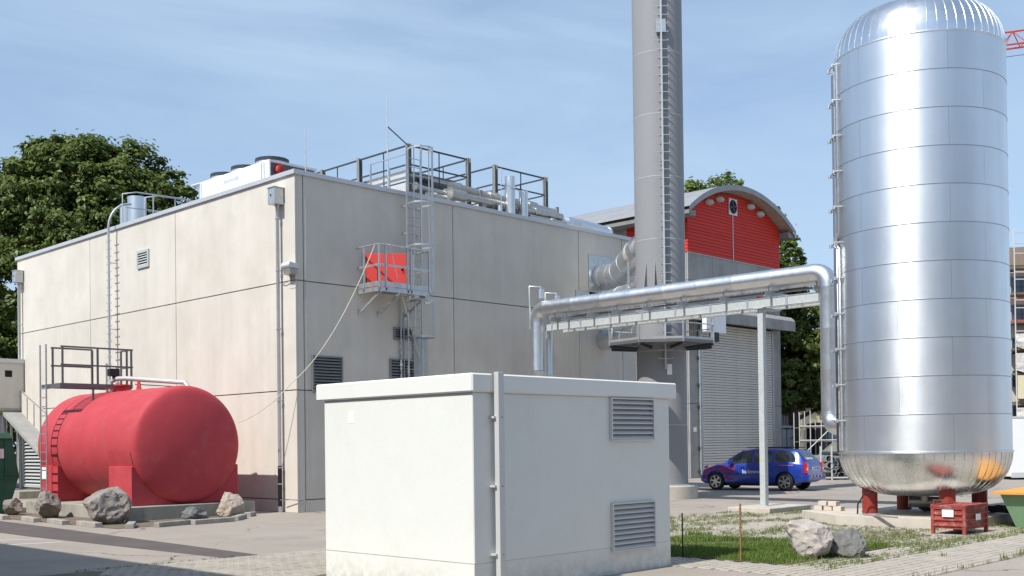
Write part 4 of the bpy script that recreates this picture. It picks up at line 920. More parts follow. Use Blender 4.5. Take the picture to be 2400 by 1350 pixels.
MB().box(30.0,31.9,5.5,5.78,7.9,8.9).build('casing','white_paint',e,bevel=.02); MB().box(30.7,31.2,5.5,5.8,7.4,7.9).build('bracket','black',e)

# ================================================================== SILVER TANK
SX,SY,SR=6.1,-16.7,1.91
st=empty('silver_tank',(SX,SY,.24),'tall upright silver aluminium clad storage tank on red legs','tank')
t0=math.degrees(math.atan2(-27.727-SY,-19.158-SX))
Z0,Z1=1.70,10.98; nc=11; hc=(Z1-Z0)/nc
MB().lathe(SX,SY,[(SR-.02,Z0-.1),(SR-.02,Z1+.1)],72).build('inner_shell','silver_seam',st,smooth=60)
for i in range(nc):
    z0=Z1-hc*(i+1); z1=Z1-hc*i; off=-41 if i%2==0 else -15
    for k in range(6):
        a0=t0+off+60*k+.06; a1=t0+off+60*(k+1)-.06
        MB().lathe(SX,SY,[(SR-.02,z0+.004),(SR+.006,z0+.004),(SR+.006,z0+.012),(SR,z0+.016),(SR,z1-.006),(SR-.02,z1-.006)],24,a0,a1).build('cladding_sheet','silver',st,smooth=20)
    MB().lathe(SX,SY,[(SR+.001,z0-.008),(SR+.009,z0-.006),(SR+.009,z0+.001),(SR+.001,z0+.003)],96).build('joint_bead','silver_seam' if i<11 else 'silver',st,smooth=60)
NG=56
def ell(zb,c,s,p=.62): return [(max(.02,(SR+.0)*math.cos(R(t))**p),zb+s*c*math.sin(R(t))) for t in [0,5,10,16,22,30,38,46,54,62,70,78,84,88]]
for (zb,c,s) in((Z1,1.16,1),(Z0,1.02,-1)):
    prof=ell(zb,c,s,.50 if s>0 else .5); a_=360/NG; me=None
    for k in range(NG):
        a0=t0+k*a_
        mbs=MB().lathe(SX,SY,[(r,z) for r,z in prof],3,a0+.15,a0+a_-.15)
        # raised folded seam on one edge
        t=R(a0); d_=Vector((math.cos(t),math.sin(t),0))
        for (r1,zq1),(r2,zq2) in zip(prof[:-1],prof[1:]):
            p=Vector((SX,SY,0))+d_*(r1+.004)+Vector((0,0,zq1+s*.003)); q=Vector((SX,SY,0))+d_*(r2+.004)+Vector((0,0,zq2+s*.003)); 
            if (q-p).length>.002: mbs.bar(p,q,.012,.012)
        mbs.build('dome_segment','silver_dome',st,smooth=30,fix=False)
MB().lathe(SX,SY,[(SR+.0,Z0-.03),(SR+.03,Z0-.02),(SR+.03,Z0+.015),(SR,Z0+.03)],96).build('skirt_ring','silver',st,smooth=60)
MB().lathe(SX,SY,[(SR+.0,Z1-.02),(SR+.018,Z1-.01),(SR+.018,Z1+.015),(SR,Z1+.03)],96).build('shoulder_ring','silver',st,smooth=60)
for sx,sy in((-1,1),(1,1),(-1,-1),(1,-1)):
    px,py=SX+.92*sx,SY+.92*sy
    lg=MB().cyl((px,py,.26),(px,py,1.35),.175,n=28).build('leg','red_leg',st,smooth=40)
    MB().box(px-.26,px+.26,py-.26,py+.26,.24,.265).build('foot_plate','galv_dull',lg)
MB().cyl((SX-.1,SY+.35,.52),(SX+.25,SY-.35,.50),.13,n=18).build('drain_nozzle','pipe_lag',st,smooth=40)
MB().tube([(SX,SY,.9),(SX,SY,.52)],.1,12).build('drain_neck','pipe_lag',st,smooth=40)
MB().cyl((SX+.3,SY-.5,12.1),(SX+.3,SY-.5,12.45),.12,n=14).build('top_nozzle','silver',st,smooth=40)
# conduits down the left side of the tank
ta=R(t0-78)
def tp(r,ang,z): return Vector((SX+r*math.cos(R(t0+ang)),SY+r*math.sin(R(t0+ang)),z))
cdt=empty('tank_conduits',tp(2.0,-78,1.5),'pair of thin silver conduits with clamps down the left flank of the silver tank','conduit')
for a_,r_ in((-69,1.98),(-65.5,1.97)):
    MB().tube([tp(r_,a_,10.9),tp(r_,a_,6.9),tp(r_+.02,a_-4,6.75),tp(r_+.02,a_-4,6.6),tp(r_,a_,6.5),tp(r_,a_,3.9),tp(r_,a_,3.7),tp(r_,a_,1.75)],.024,8).build('conduit','galv',cdt,smooth=60)
z=10.85
while z>1.7:
    MB().tube([tp(1.9,-64,z),tp(2.04,-66,z),tp(2.04,-82,z),tp(1.9,-84,z)],.018,6).build('clamp_arm','galv',cdt); 
    for a_ in(-68,-81): MB().cyl(tp(2.04,a_,z-.04),tp(2.04,a_,z+.04),.04,n=8).build('clamp_knuckle','galv',cdt)
    z-=.84
tt=empty('tank_side_trunk',tp(2.0,-88,2),'narrow dark metal trunk up the left edge of the silver tank','conduit')
o=MB().tube([tp(1.93,-76,Z0),tp(1.93,-76,10.7)],.07,12).build('trunk_pipe',mat('polished_trunk',(.42,.38,.40),.15,metal=1),tt,smooth=50)
# pad
tag(MB().prism([(5.7,-13.7),(4.6,-15.2),(4.5,-18.27),(8.6,-18.27),(8.8,-14.8),(7.0,-14.4)],(0,0,-.02),(1,0,0),(0,1,0),(0,0,.26)).build('tank_pad','con_pad',bevel=.01),'broad pale concrete pad under the silver tank','pad')
# hoses
for (cx_,cy_,lb) in [(6.9,-16.8,'coil of black hose under the silver tank'),(7.2,-18.3,'coil of black hose at the right edge of the tank pad')]:
    pts=[]
    for k in range(90):
        t=k*.35; rr=.42+.05*math.sin(k*.9); pts.append((cx_+rr*math.cos(t),cy_+rr*1.2*math.sin(t),.28+k*.0014+.02*math.sin(k*1.7)))
    tag(MB().tube(pts,.025,6).build('hose_coil','rubber',smooth=60),lb,'hose')
tag(MB().tube([tp(1.7,-60,.27),tp(1.72,-58,.5),tp(1.60,-56,.72),tp(1.4,-52,.8)],.018,6).build('loose_cable','rubber'),'loose black cable looping at the left front leg of the silver tank','cable')
tag(MB().bar((4.75,-15.85,.26),(4.2,-16.9,.26),.05,.03).build('steel_strip','galv'),'bright flat steel strip lying on the pad by the left leg','strip')
# stack of pale blocks
bs=empty('block_stack',(5.4,-14.0,0),'small stack of pale paving blocks left of the tank pad','block stack')
bx,by=5.85,-13.95
for (dx,dy,dz) in [(0,0,0),(.02,-.26,0),(.0,-.52,0),(.01,-.12,.12),(0,-.39,.12)]: MB().box(bx+dx,bx+dx+.2,by+dy-.22,by+dy,dz+.24,dz+.355).build('block','brick',bs,bevel=.006)

# ================================================================== PIPE BRIDGE
pb=empty('pipe_bridge',(8.6,-8,0),'elevated pipe bridge with galvanised beams from hall to silver tank','pipe bridge')
ya,yb=-13.35,-2.75
for xx in(8.30,9.15):
    MB().box(xx-.05,xx-.035,ya,yb,5.84,6.07).box(xx-.07,xx+.07,ya,yb,6.07,6.085).box(xx-.07,xx+.07,ya,yb,5.825,5.84).build('beam','galv_dull',pb)
    yy=yb-.25
    while yy>ya:
        MB().box(xx-.068,xx-.051,yy-.03,yy+.03,5.841,6.069).build('stiffener','zinc',pb); yy-=1.27
yc=[-3.25,-3.75,-4.85,-5.9,-7.1,-8.4,-9.9,-11.4,-12.9]
src=None
for yy in yc:
    if src is None: src=MB().box(7.86,9.5,yy-.045,yy-.037,6.09,6.23).box(7.86,9.5,yy-.037,yy+.03,6.09,6.098).box(7.86,9.5,yy-.037,yy+.03,6.222,6.23).build('cross_channel','zinc',pb); y0_=yy
    else: inst(src,pb,(0,yy-y0_,0))
for yy in yc: MB().bar((8.1,yy,6.23),(8.1,yy,6.38),.10,.02,(0,1,0)).build('pipe_shoe','zinc',pb)
tr=MB()
for xx in [8.45+.05*k for k in range(9)]: tr.bar((xx,ya+.2,6.26),(xx,yb-.2,6.26),.008)
yy=ya+.2
while yy<yb-.2: tr.bar((8.45,yy,6.26),(8.85,yy,6.26),.008); tr.bar((8.45,yy,6.26),(8.45,yy,6.34),.006); yy+=.2
o=tr.build('mesh_tray','frame_dark',pb); o['kind']='stuff'
PO=MB().box(8.31,8.49,-11.08,-10.90,.16,5.80).build('post','galv_dull',pb,bevel=.01)
MB().box(8.2,9.25,-11.14,-10.84,5.795,5.825).build('head_plate','galv_dull',pb); MB().box(8.24,8.56,-11.15,-10.83,.14,.16).build('foot_plate','galv_dull',pb)
tag(MB().box(7.25,9.5,-11.85,-10.5,-.02,.14).build('post_slab','con_pad',bevel=.01),'square concrete slab under the pipe bridge post','slab')
def lagged(e,P,r,seg=1.25,elbow_n=6):
    """lagged pipe with separate shell sections and bands; P list of points, corners become mitred elbows"""
    P=[Vector(p) for p in P]; cut=r*1.9
    for i in range(len(P)-1):
        a,b=P[i].copy(),P[i+1].copy(); d_=(b-a).normalized()
        if i>0: a+=d_*cut
        if i<len(P)-2: b-=d_*cut
        ln=(b-a).length; k=max(1,round(ln/seg))
        for j in range(k):
            p,q=a+d_*(ln*j/k+.004),a+d_*(ln*(j+1)/k-.004)
            MB().tube([p,p+d_*.03,q-d_*.0],[r+.004,r,r],26).build('lagging_section','duct',e,smooth=40)
        for j in range(k+1):
            p=a+d_*(ln*j/k); MB().cyl(p-d_*.008,p+d_*.008,r+.007,n=26).build('lagging_band','duct',e,smooth=40)
    for i in range(1,len(P)-1):
        a=P[i]-(P[i]-P[i-1]).normalized()*cut; b=P[i]+(P[i+1]-P[i]).normalized()*cut
        pts=[]
        for k in range(elbow_n+1):
            t=k/elbow_n; pts.append(a*(1-t)**2+P[i]*2*t*(1-t)+b*t*t)
        MB().tube(pts,r+.006,26).build('elbow','duct',e,smooth=25)
p1=empty('main_pipe',(8.1,-8,6.6),'fat shiny lagged pipe on top of the pipe bridge','pipe','two lagged pipes lying side by side on the bridge')
lagged(p1,[(8.1,-1.2,4.05),(8.1,-2.45,4.05),(8.1,-2.45,6.60),(8.1,-13.25,6.60),(8.1,-13.25,2.35),(6.9,-15.6,2.35)],.235)
p2=empty('main_pipe',(9.0,-8,6.6),'second lagged pipe hidden behind the fat one on the bridge','pipe','two lagged pipes lying side by side on the bridge')
lagged(p2,[(8.95,-1.2,4.05),(8.95,-2.2,4.05),(8.95,-2.2,6.55),(8.95,-13.7,6.55),(8.95,-13.7,2.6),(7.4,-15.6,2.6)],.18)
for k,(xx,zz_) in enumerate([(8.15,7.35),(8.95,7.2)]):
    pipe_thing('vent_pot',[(xx-.25,-2.3,5.9),(xx-.25,-2.3,zz_),(xx+.05,-2.55,zz_+.0),(xx+.05,-2.55,zz_-.1)],.03,['thin bent vent tube with pot on the bridge corner, nearer one','thin bent vent tube with pot on the bridge corner, farther one'][k],'duct',flanges=[((xx+.05,-2.55,zz_-.1),(xx+.05,-2.55,zz_-.42),.12)])

# ================================================================== crate, skips, stakes, boulder pair
cr8=empty('metal_crate',(4.5,-18.2,0),'worn red ribbed metal crate box on feet before the tank pad','crate')
c0x,c1x,c0y,c1y=3.62,4.78,-18.62,-17.82
o_=Vector((4.05,-18.48,0)); a1=Vector((.80,-.18,0)).normalized(); 
A=Vector((3.34,-18.74,0)); da=Vector((1,-.02,0)).normalized(); db=Vector((.02,1,0)).normalized(); wa_,wb_=1.12,.70
def crt(u,v,z): return A+da*u+db*v+Vector((0,0,z))
zb,zt=.13,.60
def side(p,q,nrm):
    d_=(q-p); ln=d_.length; d_.normalize(); nv=nrm.normalized()
    prof=[]; n_=4; hh=(zt-zb)/n_
    for i in range(n_):
        z=zb+hh*i; prof+=[(0,z),(.0,z+hh*.35),(.03,z+hh*.5),(.03,z+hh*.72),(0,z+hh*.9)]
    prof.append((0,zt)); prof+=[(-.012,zt),(-.012,zb)]
    MB().prism(prof,p,nv,(0,0,1),d_*ln).build('ribbed_side','red_crate',cr8)
side(crt(.03,.01,0),crt(wa_-.03,.01,0),-db); side(crt(.01,wb_-.03,0),crt(.01,.03,0),-da); side(crt(wa_-.01,.03,0),crt(wa_-.01,wb_-.03,0),da); side(crt(wa_-.03,wb_-.01,0),crt(.03,wb_-.01,0),db)
for u in(0.02,wa_-.02):
    for v in(.02,wb_-.02): MB().bar(crt(u,v,0),crt(u,v,zt+.03),.07,.07,tuple(da)).build('corner_post','red_crate',cr8,bevel=.006)
for (p,q) in [(crt(0,0,zt),crt(wa_,0,zt)),(crt(0,0,zt),crt(0,wb_,zt)),(crt(wa_,0,zt),crt(wa_,wb_,zt)),(crt(0,wb_,zt),crt(wa_,wb_,zt))]: MB().bar(p,q,.05,.05).build('top_rim','red_crate',cr8)
MB().prism([(0,0),(wa_,0),(wa_,wb_),(0,wb_)],A+Vector((0,0,zt-.03)),da,db,(0,0,.03)).build('lid','red_crate',cr8)
MB().prism([(.22,.38),(.46,.38),(.46,.53),(.22,.53)],crt(-.038,0,0),db,(0,0,1),-da*.004).build('paper_label','sticker',cr8)
MB().prism([(.45,.30),(.68,.30),(.68,.43),(.45,.43)],crt(0,-.038,0),da,(0,0,1),-db*.004).build('paper_label','sticker',cr8)
MB().tube([crt(.0,.35,zt),crt(.0,.35,zt+.12),crt(.0,.65,zt+.12),crt(.0,.65,zt)],.015,6).build('handle','red_crate',cr8)

sk=empty('pale_green_skip',(6.3,-19.6,0),'pale green skip with orange lid cut by the right picture edge','skip')
X0,Y0=5.55,-18.72
MB().add([(5.9,-18.85,0),(5.9,-21.0,0),(7.2,-21.0,0),(7.2,-18.85,0),(5.62,-18.6,.78),(5.62,-21.3,.78),(7.5,-21.3,.78),(7.5,-18.6,.78)],[(0,1,2,3),(0,4,5,1),(1,5,6,2),(2,6,7,3),(3,7,4,0)]).build('bin_body','skip_green',sk)
MB().add([(5.50,-18.46,.76),(5.50,-21.5,.76),(7.65,-21.5,.76),(7.65,-18.46,.76),(5.50,-18.46,.81),(5.50,-21.5,.81),(7.65,-21.5,.81),(7.65,-18.46,.81),(6.5,-19.5,1.02),(6.5,-20.5,1.02)],[(0,3,2,1),(0,1,5,4),(1,2,6,5),(2,3,7,6),(3,0,4,7),(4,5,9,8),(5,6,9),(6,7,8,9),(7,4,8)]).build('bin_lid','orange',sk)
sg=empty('dark_green_skip',(-6,9.8,0),'dark green skip with sloping mint lid at the left picture edge','skip')
MB().prism([(-5.55,0),(-5.2,1.2),(-5.42,2.38),(-6.9,2.38),(-7.15,1.2),(-6.8,0)],(0,7.74,0),(1,0,0),(0,0,1),(0,3.4,0)).build('bin_body','skip_dark',sg)
for xx_ in(-5.62,-5.95,-6.5): MB().box(xx_-.03,xx_+.03,7.70,7.74,1.2,2.3).build('rib','skip_dark',sg)
MB().box(-7.1,-5.22,7.70,7.74,1.10,1.17).build('rib','skip_dark',sg)
MB().prism([(-5.40,2.38),(-5.55,2.56),(-6.9,2.50),(-6.9,2.2),(-6.1,2.0),(-5.9,2.38)],(0,7.66,0),(1,0,0),(0,0,1),(0,3.5,0)).build('bin_lid','skip_lid',sg)
MB().box(-5.80,-5.68,7.695,7.70,1.75,2.05).build('notice','sticker',sg)
tag(MB().cyl((-3.66,-16.7,0),(-3.66,-16.7,.78),.012,n=8).build('thin_stake','black'),'thin black stake in the lawn close to the white kiosk','stake')
tag(MB().tube([(-3.60,-17.82,0),(-3.60,-17.82,.97)],.016,6).build('rebar_stake','stake_rust'),'rusty brown stake at the lawn corner before the boulders','stake')
boulder(-2.42,-18.36,.44,.46,.43,5,'rock_w','left pale pinkish boulder of the pair on the lawn edge',name='boulder',zoff=.02,rz=.4,group='pair of boulders on the lawn edge',flat=12)
boulder(-1.86,-18.80,.40,.34,.39,9,'rock_d','right grey cracked boulder of the pair on the lawn edge',name='boulder',zoff=.02,rz=1.0,group='pair of boulders on the lawn edge',flat=14)

# ================================================================== CAR
S=1.09
car=empty('parked_car',(20.41,-6.02,0),'blue estate car with red fish decals parked at the roller door','car',rz=R(97))
def sec(x):
    """half section of the body at length x (0 rear, 4.29 front)"""
    def ip(T,x):
        for (a,va),(b,vb) in zip(T[:-1],T[1:]):
            if x<=b: t=(x-a)/(b-a); t=max(0,min(1,t)); return va+(vb-va)*t
        return T[-1][1]
    w=ip([(0,.70),(.12,.80),(.5,.845),(1.5,.855),(3.3,.85),(3.8,.82),(4.1,.72),(4.29,.50)],x)
    belt=ip([(0,.80),(.08,.93),(.5,.95),(2.0,.92),(3.1,.90),(3.6,.84),(4.0,.74),(4.2,.62),(4.29,.50)],x)
    roof=ip([(0,.84),(.06,.98),(.14,1.06),(.42,1.36),(.6,1.41),(1.3,1.46),(2.0,1.46),(2.45,1.41),(2.7,1.28),(3.2,.99),(3.6,.905),(4.0,.80),(4.2,.67),(4.29,.52)],x)
    wr=ip([(0,.62),(.14,.64),(.5,.60),(2.0,.59),(2.45,.585),(3.2,.70),(3.6,.70),(4.1,.6),(4.29,.42)],x)
    bot=ip([(0,.36),(.3,.26),(3.9,.22),(4.29,.30)],x)
    return w,belt,roof,wr,bot
def ring_(x):
    w,belt,roof,wr,bot=sec(x); e_=min(.05,(roof-belt)*.3)
    h_=[(w*.90,bot),(w*.97,bot+.07),(w,.52),(w*.985,belt-.05),(w*.955,belt),(wr+(w*.955-wr)*.06,roof-e_),(wr*.86,roof-.008),(0,roof+.006)]
    return [(y,z) for y,z in h_]+[(-y,z) for y,z in h_[:-1][::-1]]
xs_=[0,.03,.08,.14,.28,.42,.55,.8,1.1,1.5,2.0,2.3,2.45,2.7,2.95,3.2,3.4,3.6,3.8,4.0,4.1,4.2,4.26,4.29]
vs=[];fs=[]; rg=[ring_(x) for x in xs_]; n=len(rg[0])
for x,r_ in zip(xs_,rg): vs+=[(x*S,y*S,z*S) for y,z in r_]
for i in range(len(xs_)-1):
    for j in range(n): a=i*n+j; b=i*n+(j+1)%n; fs.append((a,b,b+n,a+n))
fs.append(tuple(range(n))); fs.append(tuple(reversed(range((len(xs_)-1)*n,len(xs_)*n))))
body=MB().add(vs,fs).build('body','car',car,local=True)
RW,FW=.80,3.50
cuts=MB()
for wx in(RW,FW):
    for sy in(1,-1): cuts.cyl((wx*S,sy*.55*S,.31*S),(wx*S,sy*1.1*S,.31*S),.365*S,n=28)
cut=cuts.build('cutter','black',car,local=True)
bm_=body.modifiers.new('b','BOOLEAN'); bm_.operation='DIFFERENCE'; bm_.object=cut; bm_.solver='EXACT'
dg=bpy.context.evaluated_depsgraph_get(); nm=bpy.data.meshes.new_from_object(body.evaluated_get(dg)); body.modifiers.clear(); body.data=nm; bpy.data.objects.remove(cut)
nm.polygons.foreach_set('use_smooth',[True]*len(nm.polygons)); nm.set_sharp_from_angle(angle=R(32)); car.scale=(1.02,1.02,1.07)
def wall_pt(x,t,side_,off=.006):
    w,belt,roof,wr,bot=sec(x); e_=min(.05,(roof-belt)*.3); y=w*.955+((wr+(w*.955-wr)*.06)-w*.955)*t; z=belt+(roof-e_-belt)*t
    return (x*S,side_*(y+off)*S,(z+off*.3)*S)
def low_pt(x,z,side_,off=.006):
    w,belt,roof,wr,bot=sec(x); 
    y=w if z<.52 else w-(w*.015)*(z-.52)/max(.01,belt-.05-.52)
    return (x*S,side_*(y+off)*S,z*S)
for sd_ in(1,-1):
    for (xa_,xb_,ta,tb) in [(.42,1.22,.10,.88),(1.34,2.0,.08,.90),(2.10,2.86,.08,.90)]:
        n_=8; vs=[]; 
        for i in range(n_+1):
            x=xa_+(xb_-xa_)*i/n_; top_=tb
            if xa_<.5 and i==0: top_=.45
            if xa_<.5 and i==1: top_=.75
            vs+= [wall_pt(x,ta,sd_),wall_pt(x,top_,sd_)]
        MB().add(vs,[(2*i,2*i+2,2*i+3,2*i+1) for i in range(n_)]).build('side_window','glass',car,local=True)
    MB().bar((.6*S,sd_*.56*S,1.475*S),(2.35*S,sd_*.56*S,1.49*S),.025*S,.03*S).build('roof_rail','black',car,local=True)
    MB().add([low_pt(.0,.62,sd_,.008),low_pt(.17,.62,sd_,.008),low_pt(.14,.98,sd_,-.01),low_pt(.04,.94,sd_,-.0)],[(0,1,2,3)]).build('lamp_side','lamp_red',car,local=True)
    for k_,(xd) in enumerate((1.55,2.35)): MB().bar(low_pt(xd,.80,sd_,.015),low_pt(xd+.14,.80,sd_,.015),.02,.03).build('door_handle','black',car,local=True)
    for xd in(1.28,2.05,3.0): MB().bar(low_pt(xd,.32,sd_,-.003),low_pt(xd,.88,sd_,-.003),.006,.012).build('door_gap','black',car,local=True)
    MB().bar(low_pt(1.1,.55,sd_,.004),low_pt(3.1,.55,sd_,.004),.02,.03).build('rub_strip','car',car,local=True)
    MB().box(2.78*S,2.95*S,sd_*(.88+.10*(0 if sd_>0 else 1))*S-.0,sd_*(.98-.10*(0 if sd_>0 else 1))*S,.93*S,1.05*S).build('wing_mirror','car',car,local=True,bevel=.015)
# rear glass, lamps, plate, bumper
def rear_pt(y,z,off=.008):
    T=[(.80,0),(.93,.055),(.98,.06),(1.06,.14),(1.36,.42)]
    x=0
    for (za,xa2),(zb2,xb2) in zip(T[:-1],T[1:]):
        if z>=za: x=xa2+(xb2-xa2)*min(1,(z-za)/(zb2-za))
    return ((x-off)*S,y*S,z*S)
MB().add([rear_pt(-.56,1.04),rear_pt(.56,1.04),rear_pt(.50,1.32),rear_pt(-.50,1.32)],[(0,1,2,3)]).build('rear_window','glass',car,local=True)
for sd_ in(1,-1):
    MB().box(-.015*S,.10*S,sd_*.79*S,sd_*.62*S,.60*S,.96*S).build('tail_lamp','lamp_red',car,local=True,bevel=.02)
    MB().box(-.020*S,.02*S,sd_*.78*S,sd_*.64*S,.70*S,.80*S).build('lamp_lens','lamp_white',car,local=True,bevel=.01)
MB().box(-.08*S,.12*S,-.80*S,.80*S,.36*S,.56*S).build('rear_bumper','car',car,local=True,bevel=.03)
pl_=MB().box(-.022*S,-.006*S,-.26*S,.26*S,.70*S,.81*S).build('number_plate','sticker',car,local=True)
text_mesh('KA SW 206',.10*S,'lettering','black',car,frame((-.024*S,.235*S,.722*S),(0,-1,0),(0,0,1)),local=True)
for k in range(8):
    yk=-.60+.15*k
    MB().add([(-.084*S,yk*S,.46*S),(-.084*S,(yk+.075)*S,.46*S),(-.084*S,(yk+.135)*S,.54*S),(-.084*S,(yk+.06)*S,.54*S)],[(0,1,2,3)]).build('warning_stripe','decal_red' if k%2==0 else 'decal_white',car,local=True)
# windscreen
MB().add([(2.52*S,-.53*S,1.385*S),(2.52*S,.53*S,1.385*S),(3.12*S,.62*S,1.05*S),(3.12*S,-.62*S,1.05*S)],[(0,1,2,3)]).build('windscreen','glass',car,local=True)
# wheels
def wheel(wx,sd_):
    e_=MB().tube([(wx*S,sd_*.66*S,.31*S),(wx*S,sd_*.69*S,.31*S),(wx*S,sd_*.83*S,.31*S),(wx*S,sd_*.855*S,.31*S)],[.285*S,.31*S,.31*S,.285*S],28).build('wheel','rubber',car,local=True,smooth=40)
    yo=sd_*.858*S
    MB().cyl((wx*S,yo-sd_*.012,.31*S),(wx*S,yo-sd_*.004,.31*S),.20*S,n=24).build('rim_well','void',e_,local=True)
    rm=MB().tube([(wx*S+.205*S*math.cos(2*math.pi*i/28),yo,.31*S+.205*S*math.sin(2*math.pi*i/28)) for i in range(29)],.013*S,6,False)
    for k in range(6):
        t=R(60*k+15); rm.bar((wx*S+.04*S*math.cos(t),yo,.31*S+.04*S*math.sin(t)),(wx*S+.20*S*math.cos(t),yo,.31*S+.20*S*math.sin(t)),.052*S,.02*S,(0,1,0))
    rm.cyl((wx*S,yo-.01,.31*S),(wx*S,yo+sd_*.012,.31*S),.055*S,n=12); rm.build('rim','alloy',e_,local=True,smooth=40)
for wx in(RW,FW):
    for sd_ in(1,-1): wheel(wx,sd_)
MB().box(.7*S,3.6*S,-.62*S,.62*S,.16*S,.30*S).build('underbody','black',car,local=True)
# lettering and fish decals (left flank)
text_mesh('badenova',.19*S,'lettering','decal_white',car,frame(low_pt(2.42,.60,1,.022),(-1,0,0),(0,0,1)),local=True)
text_mesh('www.badenova.de',.075*S,'lettering','decal_pink',car,frame(low_pt(1.02,.86,1,.02),(-1,0.02,0),(0,0,1)),local=True)
text_mesh('badenova',.15*S,'lettering','decal_white',car,frame(rear_pt(.42,1.07,.014),(0,-1,0),(.7,0,1)),local=True)
rs=random.Random(4); dm={'decal_red':MB(),'decal_mag':MB()}
for k in range(120):
    x=rs.uniform(2.75,4.0); z=rs.uniform(.36,.86); 
    if (x-FW)**2+(z-.31)**2<.41**2 or x<2.55+.9*rs.random()**1.5 and z<.7: continue
    l=rs.uniform(.05,.11); w_=l*.3; c_=-.35
    key='decal_red' if rs.random()<.55 else 'decal_mag'
    q=[(x-l,z+l*.3),(x,z+w_),(x+l,z-l*.3),(x,z-w_)]
    dm[key].add([low_pt(a,b,1,.005) for a,b in q],[(0,1,2,3)])
for k in (2.58,): 
    for dz in(.62,.48): dm['decal_red'].add([low_pt(a,b,1,.005) for a,b in [(2.86,dz+.08),(3.0,dz+.10),(3.12,dz+.02),(2.98,dz-.0)]],[(0,1,2,3)])
for k,v in dm.items(): v.build('fish_decals',k,car,local=True)
h_=MB()
for k in range(26):
    x=rs.uniform(3.3,4.0); y_=rs.uniform(.2,.62); l=.06
    zc=lambda xx: sec(xx)[2]*1.0
    h_.add([((x-l)*S,(y_)*S,(zc(x-l)+.008)*S),(x*S,(y_+.03)*S,(zc(x)+.006)*S),((x+l)*S,y_*S,(zc(x+l)+.008)*S),(x*S,(y_-.03)*S,(zc(x)+.010)*S)],[(0,1,2,3)])
h_.build('bonnet_decals','decal_red',car,local=True)

# ================================================================== BACKGROUND RIGHT OF THE GARAGE
bcn=empty('shipping_container',(42.4,8,0),'grey steel container with door bars behind the blue car','container')
bx0,by0=41.0,8.0
MB().box(bx0,bx0+2.8,by0,by0+6,.1,2.95).build('box_body','grey_cont',bcn,bevel=.02)
for k in(.3,1.0,1.75,2.4): MB().box(bx0+k,bx0+.06+k,by0-.05,by0,.2,2.85).build('locking_bar','alu_light',bcn)
for k in(.8,1.4,2.62): MB().box(bx0+k,bx0+k+.06,by0-.02,by0,.15,2.8).build('door_gap','black',bcn)
MB().box(bx0,bx0+2.8,by0-.03,by0,2.72,2.80).build('header','black',bcn)
MB().prism([(1.6,2.0),(2.3,2.2),(2.2,2.28),(1.85,2.12)],(bx0,by0-.025,0),(1,0,0),(0,0,1),(0,-.005,0)).build('logo','decal_red',bcn)
rb=empty('ribbed_shed',(52,10,0),'dark ribbed metal shed behind the grey container','shed')
MB().box(48,58,16,24,0,7.2).build('wall','corr',rb)
for k in range(40): MB().box(48+.25*k,48.08+.25*k,15.93,16,0,7.2).build('rib','corr',rb)
# fence
fe=empty('bar_fence',(46,-2,0),'dark steel bar fence behind the blue car','fence')
F0,F1=Vector((38.5,1.6,0)),Vector((44,-6.5,0)); d_=(F1-F0); Lf=d_.length; d_.normalize()
for k in range(5): p=F0+d_*Lf*k/4; MB().bar(p,p+Vector((0,0,3.1)),.09).build('fence_post','dark_steel',fe)
for zz_ in(2.05,1.15): MB().bar(F0+Vector((0,0,zz_)),F1+Vector((0,0,zz_)),.08,.10).build('fence_rail','dark_steel',fe)
for k in range(66): p=F0+d_*Lf*k/66; MB().bar(p+Vector((0,0,.1)),p+Vector((0,0,3.0)),.02).build('fence_bar','dark_steel',fe)
# scaffold + houses far behind
def wpt(u,depth,z=0):   # plan point at bearing u (lateral/depth) and depth from the standpoint
    d=Vector((fwd.x,fwd.y)).normalized(); r_=Vector((rt0.x,rt0.y)); p=camp+d*depth+r_*(u*depth); return Vector((p.x,p.y,z))
def simple_house(u,depth,w,dp_,h_,rh,mw,mr,label,ang=0,name='house'):
    p=wpt(u,depth); e=empty(name,p,label,'house',rz=az-R(90)+ang)
    MB().box(-w/2,w/2,0,dp_,0,h_).build('wall',mw,e,local=True)
    MB().prism([(-w/2-.3,h_),(w/2+.3,h_),(0,h_+rh)],(0,-.3,0),(1,0,0),(0,0,1),(0,dp_+.6,0)).build('roof',mr,e,local=True)
    MB().prism([(-w/2,h_),(w/2,h_),(0,h_+rh*.97)],(0,-.32,0),(1,0,0),(0,0,1),(0,.02,0)).build('gable_wall',mw,e,local=True)
    for xx in(-w*.3,0,w*.3):
        for zz_ in(1.0,3.8):
            if zz_+1.4<h_: 
                wd=MB().box(xx-.4,xx+.4,-.03,0,zz_,zz_+1.4).build('window','win',e,local=True); MB().box(xx-.48,xx+.48,-.06,-.031,zz_-.08,zz_).build('sill','alu_light',wd,local=True)
    return e
simple_house(.290,92,3.2,8,4.6,1.9,'house_y','tile','narrow pale yellow gabled house far behind the car')
simple_house(.262,100,7,8,6.0,2.2,'house_b','tile','dark brown house behind the scaffold poles')
simple_house(.242,110,9,8,4.0,2.0,'house_w','tile','low pale house behind the scaffold poles')
scf=empty('tube_scaffold',wpt(.268,62),'pale tube scaffold standing behind the blue car','scaffold',rz=az-R(90))
for k in range(6):
    for dy in(0,1.2): MB().cyl((-.3+.62*k,dy,0),(-.3+.62*k,dy,3.6-.22*k+.3*(k%2)),.03,n=8).build('scaffold_tube','galv_dull',scf,local=True)
for zz_ in(1.0,2.0,2.8): MB().cyl((-.3,0,zz_),(2.8,0,zz_),.035,n=8).build('scaffold_ledger','alu_light',scf,local=True); MB().box(-.3,2.0,.1,1.1,zz_-.1,zz_-.05).build('scaffold_deck','plank',scf,local=True)
